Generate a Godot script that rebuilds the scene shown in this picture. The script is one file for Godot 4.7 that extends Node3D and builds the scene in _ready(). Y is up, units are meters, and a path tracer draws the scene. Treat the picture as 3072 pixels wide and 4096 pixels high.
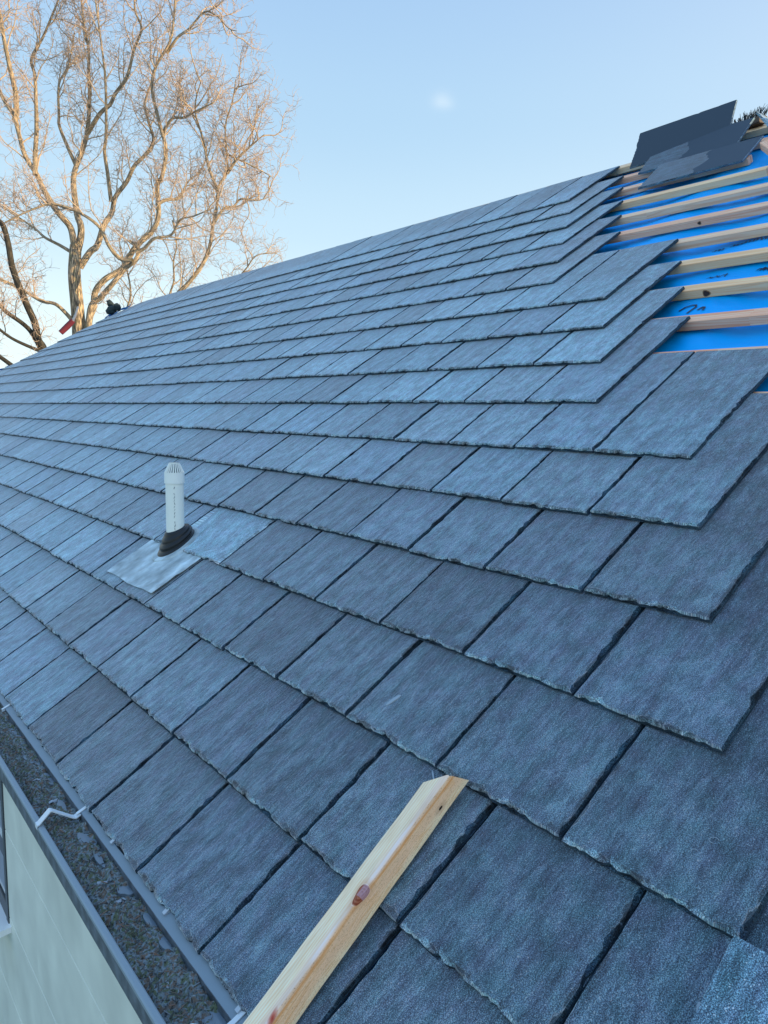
extends Node3D
# A half-slated, frosted roof seen from the scaffold at the eaves, low winter sun on a bare willow behind.

const PITCH := 0.593412            # 34 degrees
const EAVE := 2.6                  # height of the lowest slate edge
const GAUGE := 0.25962
const FIRST := 0.25118
const SLATE_W := 0.3
const SLATE_L := 0.6
const SLATE_T := 0.0112
const STEP := 0.0126               # rise of one slate on the next
var ct := cos(PITCH)
var st := sin(PITCH)
var cam_pos := Vector3(2.34656, 3.55559, 0.51071)
var cam_fwd := Vector3(-0.774601, -0.128878, -0.619180)
var cam_up := Vector3(-0.112041, 0.991495, -0.066208)
var taken := {}
var mats := {}
var rng := RandomNumberGenerator.new()

# ------------------------------------------------------------------ naming
func numbered(called: String, parent: Node) -> String:
	var key := str(parent.get_instance_id()) + called
	var n: int = taken.get(key, 0)
	taken[key] = n + 1
	return called if n == 0 else "%s_%03d" % [called, n]

func thing(called: String, label: String, category: String, at := Vector3.ZERO, basis_ := Basis.IDENTITY, group := "") -> Node3D:
	var o := Node3D.new()
	o.name = numbered(called, self)
	add_child(o)
	o.transform = Transform3D(basis_, at)
	tag(o, label, category, group)
	return o

func tag(o: Node, label: String, category: String, group := "") -> void:
	o.set_meta("label", label)
	o.set_meta("category", category)
	if group != "":
		o.set_meta("group", group)

func part(called: String, mesh: Mesh, parent: Node, xf := Transform3D.IDENTITY, mat: Material = null) -> MeshInstance3D:
	var o := MeshInstance3D.new()
	o.name = numbered(called, parent)
	o.mesh = mesh
	if mat != null:
		o.material_override = mat
	o.transform = xf
	parent.add_child(o, true)
	return o

# ------------------------------------------------------------------ mesh building
class MB:
	var v := PackedVector3Array()
	var n := PackedVector3Array()
	var uv := PackedVector2Array()
	var c := PackedColorArray()
	var idx := PackedInt32Array()
	var tint := Color(1, 1, 1)
	var use_color := false
	# a triangle whose outside looks along want
	func tri(a: Vector3, b: Vector3, d: Vector3, want: Vector3, ua := Vector2.ZERO, ub := Vector2.ZERO, ud := Vector2.ZERO) -> void:
		var cr := (b - a).cross(d - a)
		if cr.length_squared() < 1e-16:
			return
		var nn := cr.normalized()
		var s := v.size()
		if nn.dot(want) > 0.0:
			v.append_array([a, d, b]); uv.append_array([ua, ud, ub])
		else:
			nn = -nn
			v.append_array([a, b, d]); uv.append_array([ua, ub, ud])
		n.append_array([nn, nn, nn])
		if use_color:
			c.append_array([tint, tint, tint])
		idx.append_array([s, s + 1, s + 2])
	func quad(a: Vector3, b: Vector3, d: Vector3, e: Vector3, want: Vector3, ua := Vector2.ZERO, ub := Vector2.ZERO, ud := Vector2.ZERO, ue := Vector2.ZERO) -> void:
		tri(a, b, d, want, ua, ub, ud)
		tri(a, d, e, want, ua, ud, ue)
	func box(lo: Vector3, hi: Vector3, xf := Transform3D.IDENTITY, ch := 0.0) -> void:
		# a box with chamfered edges along its longest axis; u runs across, v along (metres)
		var sz := hi - lo
		var ax := 0
		if sz.y > sz[ax]: ax = 1
		if sz.z > sz[ax]: ax = 2
		var b1 := (ax + 1) % 3
		var b2 := (ax + 2) % 3
		var ring: Array[Vector2] = []
		if ch > 0.0:
			ring = [Vector2(lo[b1] + ch, lo[b2]), Vector2(hi[b1] - ch, lo[b2]), Vector2(hi[b1], lo[b2] + ch), Vector2(hi[b1], hi[b2] - ch), Vector2(hi[b1] - ch, hi[b2]), Vector2(lo[b1] + ch, hi[b2]), Vector2(lo[b1], hi[b2] - ch), Vector2(lo[b1], lo[b2] + ch)]
		else:
			ring = [Vector2(lo[b1], lo[b2]), Vector2(hi[b1], lo[b2]), Vector2(hi[b1], hi[b2]), Vector2(lo[b1], hi[b2])]
		var mid2 := Vector2((lo[b1] + hi[b1]) / 2, (lo[b2] + hi[b2]) / 2)
		var run := 0.0
		var pts0: Array[Vector3] = []
		var pts1: Array[Vector3] = []
		for q in ring:
			var p := Vector3.ZERO
			p[b1] = q.x; p[b2] = q.y; p[ax] = lo[ax]
			pts0.append(xf * p)
			p[ax] = hi[ax]
			pts1.append(xf * p)
		for i in ring.size():
			var j := (i + 1) % ring.size()
			var w := Vector3.ZERO
			var mm := (ring[i] + ring[j]) / 2 - mid2
			var ed := ring[j] - ring[i]
			var nn := Vector2(ed.y, -ed.x)
			if nn.dot(mm) < 0: nn = -nn
			w[b1] = nn.x; w[b2] = nn.y
			var l := ed.length()
			quad(pts0[i], pts0[j], pts1[j], pts1[i], xf.basis * w, Vector2(run, lo[ax]), Vector2(run + l, lo[ax]), Vector2(run + l, hi[ax]), Vector2(run, hi[ax]))
			run += l
		var e := Vector3.ZERO
		e[ax] = 1
		for i in range(1, ring.size() - 1):
			tri(pts0[0], pts0[i], pts0[i + 1], xf.basis * -e, ring[0], ring[i], ring[i + 1])
			tri(pts1[0], pts1[i], pts1[i + 1], xf.basis * e, ring[0], ring[i], ring[i + 1])
	# a profile (y, z) pulled along x
	func pull(prof: PackedVector2Array, x0: float, x1: float, caps := true) -> void:
		var area := 0.0
		for i in prof.size():
			var q := prof[(i + 1) % prof.size()]
			area += prof[i].x * q.y - q.x * prof[i].y
		var run := 0.0
		for i in prof.size():
			var p := prof[i]
			var q := prof[(i + 1) % prof.size()]
			var ed := q - p
			var nn := Vector2(ed.y, -ed.x) * signf(area)
			quad(Vector3(x0, p.x, p.y), Vector3(x0, q.x, q.y), Vector3(x1, q.x, q.y), Vector3(x1, p.x, p.y), Vector3(0, nn.x, nn.y), Vector2(run, x0), Vector2(run + ed.length(), x0), Vector2(run + ed.length(), x1), Vector2(run, x1))
			run += ed.length()
		if caps:
			var t := Geometry2D.triangulate_polygon(prof)
			for k in range(0, t.size(), 3):
				for x in [x0, x1]:
					tri(Vector3(x, prof[t[k]].x, prof[t[k]].y), Vector3(x, prof[t[k + 1]].x, prof[t[k + 1]].y), Vector3(x, prof[t[k + 2]].x, prof[t[k + 2]].y), Vector3(-1 if x == x0 else 1, 0, 0))
	# smooth tube along points with radii
	func tube(pts: PackedVector3Array, rad: PackedFloat32Array, sides: int, vscale := 1.0, cap := false) -> void:
		var up := Vector3(0.31, 0.2, 0.93).normalized()
		var base := v.size()
		var run := 0.0
		for i in pts.size():
			var d := (pts[mini(i + 1, pts.size() - 1)] - pts[maxi(i - 1, 0)]).normalized()
			var s := up.cross(d)
			if s.length_squared() < 1e-6: s = Vector3(1, 0, 0).cross(d)
			s = s.normalized()
			up = d.cross(s)
			if i > 0: run += pts[i].distance_to(pts[i - 1])
			for k in sides + 1:
				var a := TAU * k / sides
				var nn := s * cos(a) + up * sin(a)
				v.append(pts[i] + nn * rad[i]); n.append(nn)
				uv.append(Vector2(float(k) / sides, run * vscale))
				if use_color: c.append(tint)
		for i in pts.size() - 1:
			for k in sides:
				var a := base + i * (sides + 1) + k
				var b := a + sides + 1
				idx.append_array([a, b, a + 1, a + 1, b, b + 1])
		if cap:
			for e in [0, pts.size() - 1]:
				var d2: Vector3 = (pts[0] - pts[1]) if e == 0 else (pts[e] - pts[e - 1])
				for k in range(1, sides - 1):
					tri(v[base + e * (sides + 1)], v[base + e * (sides + 1) + k], v[base + e * (sides + 1) + k + 1], d2)
	# rings of equal size joined into a skin, outside away from axis
	func skin(rings: Array, closed_top := false) -> void:
		var base := v.size()
		var m: int = rings[0].size()
		for r in rings.size():
			for k in m + 1:
				var p: Vector3 = rings[r][k % m]
				var du: Vector3 = rings[r][(k + 1) % m] - rings[r][(k + m - 1) % m]
				var dv: Vector3 = rings[mini(r + 1, rings.size() - 1)][k % m] - rings[maxi(r - 1, 0)][k % m]
				var nn := du.cross(dv).normalized()
				v.append(p); n.append(nn); uv.append(Vector2(float(k) / m, float(r) / rings.size()))
		for r in rings.size() - 1:
			for k in m:
				var a := base + r * (m + 1) + k
				var b := a + m + 1
				idx.append_array([a, b, a + 1, a + 1, b, b + 1])
		if closed_top:
			var last: Array = rings[-1]
			for k in range(1, m - 1):
				tri(last[0], last[k], last[k + 1], Vector3.UP)
	func commit(mesh: ArrayMesh = null, mat: Material = null) -> ArrayMesh:
		if mesh == null: mesh = ArrayMesh.new()
		if v.is_empty(): return mesh
		var a := []
		a.resize(Mesh.ARRAY_MAX)
		a[Mesh.ARRAY_VERTEX] = v
		a[Mesh.ARRAY_NORMAL] = n
		a[Mesh.ARRAY_TEX_UV] = uv
		if use_color: a[Mesh.ARRAY_COLOR] = c
		a[Mesh.ARRAY_INDEX] = idx
		mesh.add_surface_from_arrays(Mesh.PRIMITIVE_TRIANGLES, a)
		if mat != null: mesh.surface_set_material(mesh.get_surface_count() - 1, mat)
		return mesh

func lin(r: float, g: float, b: float) -> Color:
	return Color(r, g, b).linear_to_srgb()

func plain(r: float, g: float, b: float, rough := 0.7, metal := 0.0, spec := 0.5) -> StandardMaterial3D:
	var m := StandardMaterial3D.new()
	m.albedo_color = lin(r, g, b)
	m.roughness = rough
	m.metallic = metal
	m.metallic_specular = spec
	return m

func noise_bytes(sd: int, w: int, h: int, freq: float, stretch_x: float, stretch_y: float, oct := 3, warp := 0.0, kind := FastNoiseLite.TYPE_SIMPLEX_SMOOTH) -> PackedByteArray:
	var f := FastNoiseLite.new()
	f.seed = sd
	f.noise_type = kind
	f.frequency = freq
	f.fractal_octaves = oct
	f.fractal_type = FastNoiseLite.FRACTAL_FBM if oct > 1 else FastNoiseLite.FRACTAL_NONE
	if oct < 0:
		f.fractal_type = FastNoiseLite.FRACTAL_RIDGED
		f.fractal_octaves = -oct
	if warp > 0.0:
		f.domain_warp_enabled = true
		f.domain_warp_amplitude = warp
		f.domain_warp_frequency = freq * 0.5
	var im := f.get_image(maxi(4, int(w / stretch_x)), maxi(4, int(h / stretch_y)))
	im.convert(Image.FORMAT_L8)
	if im.get_width() != w or im.get_height() != h:
		im.resize(w, h, Image.INTERPOLATE_CUBIC)
	return im.get_data()

func as_texture(w: int, h: int, fmt: int, data: PackedByteArray) -> ImageTexture:
	return ImageTexture.create_from_image(Image.create_from_data(w, h, false, fmt, data))

# ------------------------------------------------------------------ slate surface: 6 x 2 slates in one sheet
const AW := 2040
const AH := 1360
const CW := 340
const CH := 680
var slate_tex: ImageTexture
var slate_bump: ImageTexture

func slate_sheet() -> void:
	var grain := noise_bytes(11, AW, AH, 0.16, 1.0, 4.5, 4, 14.0)
	var broad := noise_bytes(12, AW, AH, 0.012, 1.0, 1.0, 4, 30.0)
	var streak := noise_bytes(13, AW, AH, 0.026, 1.0, 9.0, 4, 18.0)
	var speck := noise_bytes(14, AW, AH, 0.45, 1.0, 1.0, 2, 0.0)
	var rough := noise_bytes(16, AW, AH, 0.09, 1.0, 2.0, 4, 8.0)
	var hue := noise_bytes(17, AW, AH, 0.02, 1.0, 1.6, 2, 0.0)
	var riven := noise_bytes(18, AW, AH, 0.022, 1.0, 2.6, -4, 26.0)
	var col := PackedByteArray()
	col.resize(AW * AH * 3)
	var hgt := PackedByteArray()
	hgt.resize(AW * AH)
	for i in AW * AH:
		var g := grain[i]
		var s := speck[i]
		var f := (broad[i] - 128) * 0.20 + (streak[i] - 128) * 0.24 + (g - 128) * 0.32 + (s - 128) * 1.3 + (riven[i] - 140) * 0.16 + 106.0
		# each slate darkens from its lower half towards the head
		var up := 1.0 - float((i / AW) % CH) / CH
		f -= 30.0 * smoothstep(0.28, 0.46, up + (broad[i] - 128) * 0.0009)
		f = clampf(f, 14.0, 235.0)
		var hv := (hue[i] - 128) * 0.07
		col[i * 3] = int(clampf(28.0 + f * 0.78 + hv, 0.0, 255.0))
		col[i * 3 + 1] = int(clampf(44.0 + f * 0.98 - hv * 0.25, 0.0, 255.0))
		col[i * 3 + 2] = int(clampf(58.0 + f * 1.03 + hv * 0.4, 0.0, 255.0))
		hgt[i] = int(clampf(rough[i] * 0.24 + g * 0.18 + s * 0.28 + riven[i] * 0.30, 0.0, 255.0))
	# scattered frost crystals, thicker in some patches
	var dots := RandomNumberGenerator.new()
	dots.seed = 55
	for k in 60000:
		var q0 := (1 + dots.randi() % (AH - 3)) * AW + 1 + dots.randi() % (AW - 3)
		if broad[q0] + dots.randi() % 60 < 132: continue
		var amp := dots.randi_range(18, 62)
		if dots.randf() < 0.06: amp = 120
		for o2 in [0, 1, AW, AW + 1]:
			var am := amp if o2 < AW or dots.randf() < 0.5 else amp / 2
			for ch in 3:
				col[(q0 + o2) * 3 + ch] = mini(245, col[(q0 + o2) * 3 + ch] + am)
	# shell-shaped breaks along the edges, each with a bright frosted lip
	var r := RandomNumberGenerator.new()
	r.seed = 77
	for cy in 2:
		for cx in 6:
			var ox := cx * CW
			var oy := cy * CH
			for k in 18:
				var side := r.randi() % 7
				var px := 0.0
				var py := 0.0
				var rx := r.randf_range(12, 34)
				var ry := r.randf_range(5, 13)
				if side < 3:
					px = ox + r.randf_range(6, CW - 6); py = oy + CH - 3
				elif side < 6:
					px = ox + CW - 4; py = oy + CH - r.randf_range(8, 380)
					var t := rx; rx = ry; ry = t * 1.25
				else:
					px = ox + 4; py = oy + CH - r.randf_range(8, 380)
					var t2 := rx; rx = ry * 0.7; ry = t2
				var ph := r.randf() * 6.28
				var lip := r.randf_range(22, 78)
				for y in range(maxi(oy, int(py - ry * 1.3)), mini(oy + CH, int(py + ry * 1.3) + 1)):
					for x in range(maxi(ox, int(px - rx * 1.3)), mini(ox + CW, int(px + rx * 1.3) + 1)):
						var dx := (x - px) / rx
						var dy := (y - py) / ry
						var a := atan2(dy, dx)
						var d := sqrt(dx * dx + dy * dy) / (1.0 + 0.12 * sin(a * 5.0 + ph) + 0.07 * sin(a * 11.0 + ph * 2.0))
						var q := y * AW + x
						if d < 1.0:
							var low := 46.0 if d < 0.62 else 26.0
							hgt[q] = int(maxf(0.0, hgt[q] * 0.8 - low * 0.6))
							for ch in 3:
								col[q * 3 + ch] = int(col[q * 3 + ch] * 0.78)
						if absf(d - 1.0) < 0.06:
							for ch in 3:
								col[q * 3 + ch] = mini(230, col[q * 3 + ch] + int(lip))
			# frost crystals thick on the rim
			for y in CH:
				for e in 7:
					for xx in [e, CW - 1 - e]:
						var q2: int = (oy + y) * AW + ox + xx
						if speck[q2] > 105 + e * 9:
							for ch in 3:
								col[q2 * 3 + ch] = mini(235, col[q2 * 3 + ch] + 46 - e * 5)
			for x in CW:
				for e in 8:
					var q3 := (oy + CH - 1 - e) * AW + ox + x
					if speck[q3] > 100 + e * 8:
						for ch in 3:
							col[q3 * 3 + ch] = mini(235, col[q3 * 3 + ch] + 54 - e * 5)
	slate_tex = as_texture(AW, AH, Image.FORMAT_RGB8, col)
	slate_bump = as_texture(AW, AH, Image.FORMAT_L8, hgt)

func slate_material(r: float, g: float, b: float, vertex := false) -> StandardMaterial3D:
	var m := StandardMaterial3D.new()
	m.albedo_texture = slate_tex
	m.albedo_color = lin(r, g, b)
	m.roughness = 0.62
	m.metallic_specular = 0.4
	m.rim_enabled = true
	m.rim = 1.0
	m.rim_tint = 0.3
	m.heightmap_enabled = true
	m.heightmap_texture = slate_bump
	m.heightmap_scale = 0.5
	m.vertex_color_use_as_albedo = vertex
	return m

func cell_uv(cell: int, x: float, y: float) -> Vector2:
	var cx := cell % 6
	var cy := cell / 6
	return Vector2((cx + clampf(x / SLATE_W + 0.5, 0.006, 0.994)) / 6.0, (cy + 1.0 - clampf(y / SLATE_L, 0.004, 0.996)) / 2.0)

# one slate: tail at y = 0, head at y = length, face at z = 0; rough broken edges
func slate_mesh(cell: int, sd: int, w := SLATE_W - 0.0068, l := SLATE_L, fine := true, split := 0.0) -> ArrayMesh:
	var r := RandomNumberGenerator.new()
	r.seed = sd
	var outer: Array[Vector2] = []
	var kind: Array[int] = []
	var hw := w / 2
	var nb := 34 if fine else 8
	var ns := 40 if fine else 8
	var wob := r.randf() * 10.0
	for i in nb:
		var t := float(i) / nb
		outer.append(Vector2(-hw + w * t, r.randf_range(0, 0.0026) + 0.0014 * sin(t * 9.0 + wob))); kind.append(0)
	for i in ns:
		var t := float(i) / ns
		outer.append(Vector2(hw - r.randf_range(0, 0.0011) - 0.0007 * sin(t * 21.0 + wob), l * t)); kind.append(1)
	for i in 6:
		var t := float(i) / 6
		outer.append(Vector2(hw - w * t, l - r.randf_range(0, 0.001))); kind.append(2)
	for i in ns:
		var t := float(i) / ns
		outer.append(Vector2(-hw + r.randf_range(0, 0.0011) + 0.0007 * sin(t * 17.0 + wob), l - l * t)); kind.append(3)
	if fine:
		for k in 7:
			var at := r.randi_range(2, nb - 4)
			var bite := r.randf_range(0.0015, 0.0045)
			outer[at].y += bite
			outer[at + 1].y += bite * r.randf_range(0.4, 1.0)
		for k in 5:
			var at2 := nb + r.randi_range(1, ns / 2)
			outer[at2].x -= r.randf_range(0.001, 0.003)
	var cnt := outer.size()
	var inner := PackedVector2Array()
	var depth := 0.0
	for i in cnt:
		if r.randf() < 0.16:
			depth = r.randf_range(0.004, 0.0125)
		else:
			depth = lerpf(depth, r.randf_range(0.0008, 0.0028), 0.6)
		var c := depth if kind[i] != 2 else 0.0015
		if kind[i] == 3: c *= 0.45
		if kind[i] == 1: c *= 0.75
		var p := outer[i]
		var q := p
		match kind[i]:
			0: q = p + Vector2(0, c)
			1: q = p + Vector2(-c, 0)
			2: q = p + Vector2(0, -c)
			3: q = p + Vector2(c, 0)
		q.x = clampf(q.x, -hw + 0.0015, hw - 0.0015)
		q.y = clampf(q.y, 0.0015, l - 0.0015)
		inner.append(q)
	var top := MB.new()
	var bare := MB.new()
	if split > 0.0:
		# frost only up to a ragged line across the slate
		var zone := PackedVector2Array([Vector2(-1, -1)])
		for i in 25:
			zone.append(Vector2(lerpf(-0.2, 0.2, i / 24.0), split + r.randf_range(-0.012, 0.012) + 0.02 * sin(i * 0.5 + wob)))
		zone.append(Vector2(1, -1))
		for part_ in [[Geometry2D.intersect_polygons(inner, zone), top], [Geometry2D.clip_polygons(inner, zone), bare]]:
			for pg: PackedVector2Array in part_[0]:
				var tt := Geometry2D.triangulate_polygon(pg)
				for k in range(0, tt.size(), 3):
					var a := pg[tt[k]]
					var b := pg[tt[k + 1]]
					var c := pg[tt[k + 2]]
					part_[1].tri(Vector3(a.x, a.y, 0), Vector3(b.x, b.y, 0), Vector3(c.x, c.y, 0), Vector3(0, 0, 1), cell_uv(cell, a.x, a.y), cell_uv(cell, b.x, b.y), cell_uv(cell, c.x, c.y))
	var tri := PackedInt32Array() if split > 0.0 else Geometry2D.triangulate_polygon(inner)
	if tri.is_empty() and split <= 0.0:
		for i in range(1, cnt - 1):
			tri.append_array([0, i, i + 1])
	for k in range(0, tri.size(), 3):
		var a := inner[tri[k]]
		var b := inner[tri[k + 1]]
		var c := inner[tri[k + 2]]
		top.tri(Vector3(a.x, a.y, 0), Vector3(b.x, b.y, 0), Vector3(c.x, c.y, 0), Vector3(0, 0, 1), cell_uv(cell, a.x, a.y), cell_uv(cell, b.x, b.y), cell_uv(cell, c.x, c.y))
	var rim := MB.new()
	var chip := MB.new()
	for i in cnt:
		var j := (i + 1) % cnt
		var mid := (outer[i] + outer[j]) / 2 - Vector2(0, l / 2)
		var want := Vector3(0, -1, 0)
		match kind[i]:
			1: want = Vector3(1, 0, 0)
			2: want = Vector3(0, 1, 0)
			3: want = Vector3(-1, 0, 0)
		var zi := -SLATE_T * (0.32 + 0.25 * fposmod(float(i) * 0.618, 1.0))
		var zj := -SLATE_T * (0.32 + 0.25 * fposmod(float(j) * 0.618, 1.0))
		var o0 := Vector3(outer[i].x, outer[i].y, zi)
		var o1 := Vector3(outer[j].x, outer[j].y, zj)
		var i0 := Vector3(inner[i].x, inner[i].y, 0)
		var i1 := Vector3(inner[j].x, inner[j].y, 0)
		var u0 := cell_uv(cell, outer[i].x, outer[i].y)
		var u1 := cell_uv(cell, outer[j].x, outer[j].y)
		(rim if kind[i] == 1 else chip).quad(o0, o1, i1, i0, want + Vector3(0, 0, 0.8), u0, u1, cell_uv(cell, inner[j].x, inner[j].y), cell_uv(cell, inner[i].x, inner[i].y))
		rim.quad(Vector3(o0.x, o0.y, -SLATE_T), Vector3(o1.x, o1.y, -SLATE_T), o1, o0, want, u0 + Vector2(0.01, 0), u1 + Vector2(0.01, 0), u1, u0)
	for c4 in [[Vector2(-hw, 0), Vector2(hw, 0), Vector2(hw, l)], [Vector2(-hw, 0), Vector2(hw, l), Vector2(-hw, l)]]:
		rim.tri(Vector3(c4[0].x, c4[0].y, -SLATE_T), Vector3(c4[1].x, c4[1].y, -SLATE_T), Vector3(c4[2].x, c4[2].y, -SLATE_T), Vector3(0, 0, -1), cell_uv(cell, c4[0].x, c4[0].y), cell_uv(cell, c4[1].x, c4[1].y), cell_uv(cell, c4[2].x, c4[2].y))
	var m := top.commit()
	rim.commit(m)
	chip.commit(m)
	bare.commit(m)
	return m

# ------------------------------------------------------------------ roof coordinates: u along the eaves, s up the slope, n out of it
func roof_basis() -> Basis:
	return Basis(Vector3(1, 0, 0), Vector3(0, st, -ct), Vector3(0, ct, st))

func roof_at(u: float, s: float, n: float) -> Vector3:
	return Vector3(u, EAVE + s * st + n * ct, -s * ct + n * st)

func course_s(c: int) -> float:
	return 0.0 if c == 0 else FIRST + (c - 1) * GAUGE

func hip_left(s: float) -> float:
	return -9.36 - (4.72 - s) * 1.12

func extended_end(_s: float) -> float:
	return 8.0  # roof extended out of view to keep the sun off the pipe

# ------------------------------------------------------------------ the sky
func sky_color(d: Vector3) -> Color:
	var e := rad_to_deg(asin(clampf(d.y, -1, 1)))
	var stops := [[-90.0, 0.42, 0.50, 0.55], [-3.0, 0.50, 0.60, 0.64], [0.0, 0.62, 0.72, 0.72], [6.0, 0.54, 0.66, 0.69], [13.0, 0.385, 0.53, 0.635], [20.0, 0.305, 0.455, 0.60], [28.0, 0.255, 0.395, 0.575], [38.0, 0.25, 0.41, 0.645], [55.0, 0.255, 0.44, 0.75], [90.0, 0.25, 0.45, 0.82]]
	var c := Vector3(0.2, 0.4, 0.7)
	for i in stops.size() - 1:
		if e >= stops[i][0] and e <= stops[i + 1][0]:
			var t: float = (e - stops[i][0]) / (stops[i + 1][0] - stops[i][0])
			t = t * t * (3.0 - 2.0 * t) * 0.4 + t * 0.6
			c = Vector3(stops[i][1], stops[i][2], stops[i][3]).lerp(Vector3(stops[i + 1][1], stops[i + 1][2], stops[i + 1][3]), t)
			break
	# milky towards the sun, which stands low beyond the ridge on the right
	var flat := Vector2(d.x, d.z)
	if flat.length() > 0.001:
		var k := flat.normalized().dot(Vector2(0.80, -0.60))
		var g := smoothstep(-0.35, 1.0, k) * smoothstep(-2.0, 8.0, e) * (1.0 - smoothstep(30.0, 75.0, e))
		c += Vector3(0.15, 0.10, 0.055) * g
		var w := smoothstep(0.35, 1.0, k) * (1.0 - smoothstep(0.0, 16.0, absf(e - 2.0)))
		c += Vector3(0.5, 0.32, 0.12) * w
	return Color(c.x, c.y, c.z)

func make_sky() -> Sky:
	var w := 1536
	var h := 768
	var img := Image.create_empty(w, h, false, Image.FORMAT_RGBF)
	# smooth everywhere but at the one small cloud, so work on a coarse grid and enlarge
	var cw := 192
	var ch := 96
	var small := Image.create_empty(cw, ch, false, Image.FORMAT_RGBF)
	for y in ch:
		for x in cw:
			var th := (y + 0.5) / ch * PI
			var ph := (x + 0.5) / cw * TAU
			small.set_pixel(x, y, sky_color(Vector3(sin(th) * sin(ph), cos(th), -sin(th) * cos(ph))))
	small.resize(w, h, Image.INTERPOLATE_CUBIC)
	img = small
	var right := cam_fwd.cross(cam_up)
	var cloud := (cam_fwd + right * ((1766.0 - 1536.0) / 2988.7) + cam_up * ((2048.0 - 408.0) / 2988.7)).normalized()
	var cu := fposmod(atan2(cloud.x, -cloud.z), TAU) / TAU * w
	var cv := acos(cloud.y) / PI * h
	for y in range(int(cv) - 8, int(cv) + 9):
		for x in range(int(cu) - 12, int(cu) + 13):
			var dx := (x + 0.5 - cu) / 2.6
			var dy := (y + 0.5 - cv) / (1.5 if y + 0.5 > cv else 2.1)
			var a := exp(-(dx * dx + dy * dy)) * 0.75 + 0.25 * exp(-(pow(dx - 0.9, 2) * 2.0 + pow(dy - 0.5, 2) * 2.0))
			var px := posmod(x, w)
			img.set_pixel(px, y, img.get_pixel(px, y).lerp(Color(0.62, 0.68, 0.70), clampf(a * 0.42, 0, 0.5)))
	var mat := PanoramaSkyMaterial.new()
	mat.panorama = ImageTexture.create_from_image(img)
	mat.energy_multiplier = 1.0
	var sky := Sky.new()
	sky.sky_material = mat
	return sky

# ------------------------------------------------------------------ wood
func wood_texture(sd: int, w: int, h: int, light: Vector3, dark: Vector3, rings: float) -> ImageTexture:
	var warp := noise_bytes(sd, w, h, 0.006, 1.0, 6.0, 2, 0.0)
	var fibre := noise_bytes(sd + 1, w, h, 0.20, 1.0, 14.0, 3, 0.0)
	var tone := noise_bytes(sd + 2, w, h, 0.012, 1.0, 5.0, 2, 0.0)
	var d := PackedByteArray()
	d.resize(w * h * 3)
	for y in h:
		for x in w:
			var i := y * w + x
			var t := 0.5 + 0.5 * sin(float(x) / w * rings + (warp[i] - 128) * 0.10)
			t = t * t * 0.5 + (fibre[i] / 255.0 - 0.5) * 0.45 + (tone[i] / 255.0 - 0.5) * 0.5 + 0.15
			t = clampf(t, 0.0, 1.0)
			var c := light.lerp(dark, t)
			d[i * 3] = int(clampf(c.x * 255.0, 0, 255)); d[i * 3 + 1] = int(clampf(c.y * 255.0, 0, 255)); d[i * 3 + 2] = int(clampf(c.z * 255.0, 0, 255))
	return as_texture(w, h, Image.FORMAT_RGB8, d)

func textured(tex: Texture2D, rough := 0.7, scale := Vector3(1, 1, 1)) -> StandardMaterial3D:
	var m := StandardMaterial3D.new()
	m.albedo_texture = tex
	m.roughness = rough
	m.uv1_scale = scale
	return m

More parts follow.
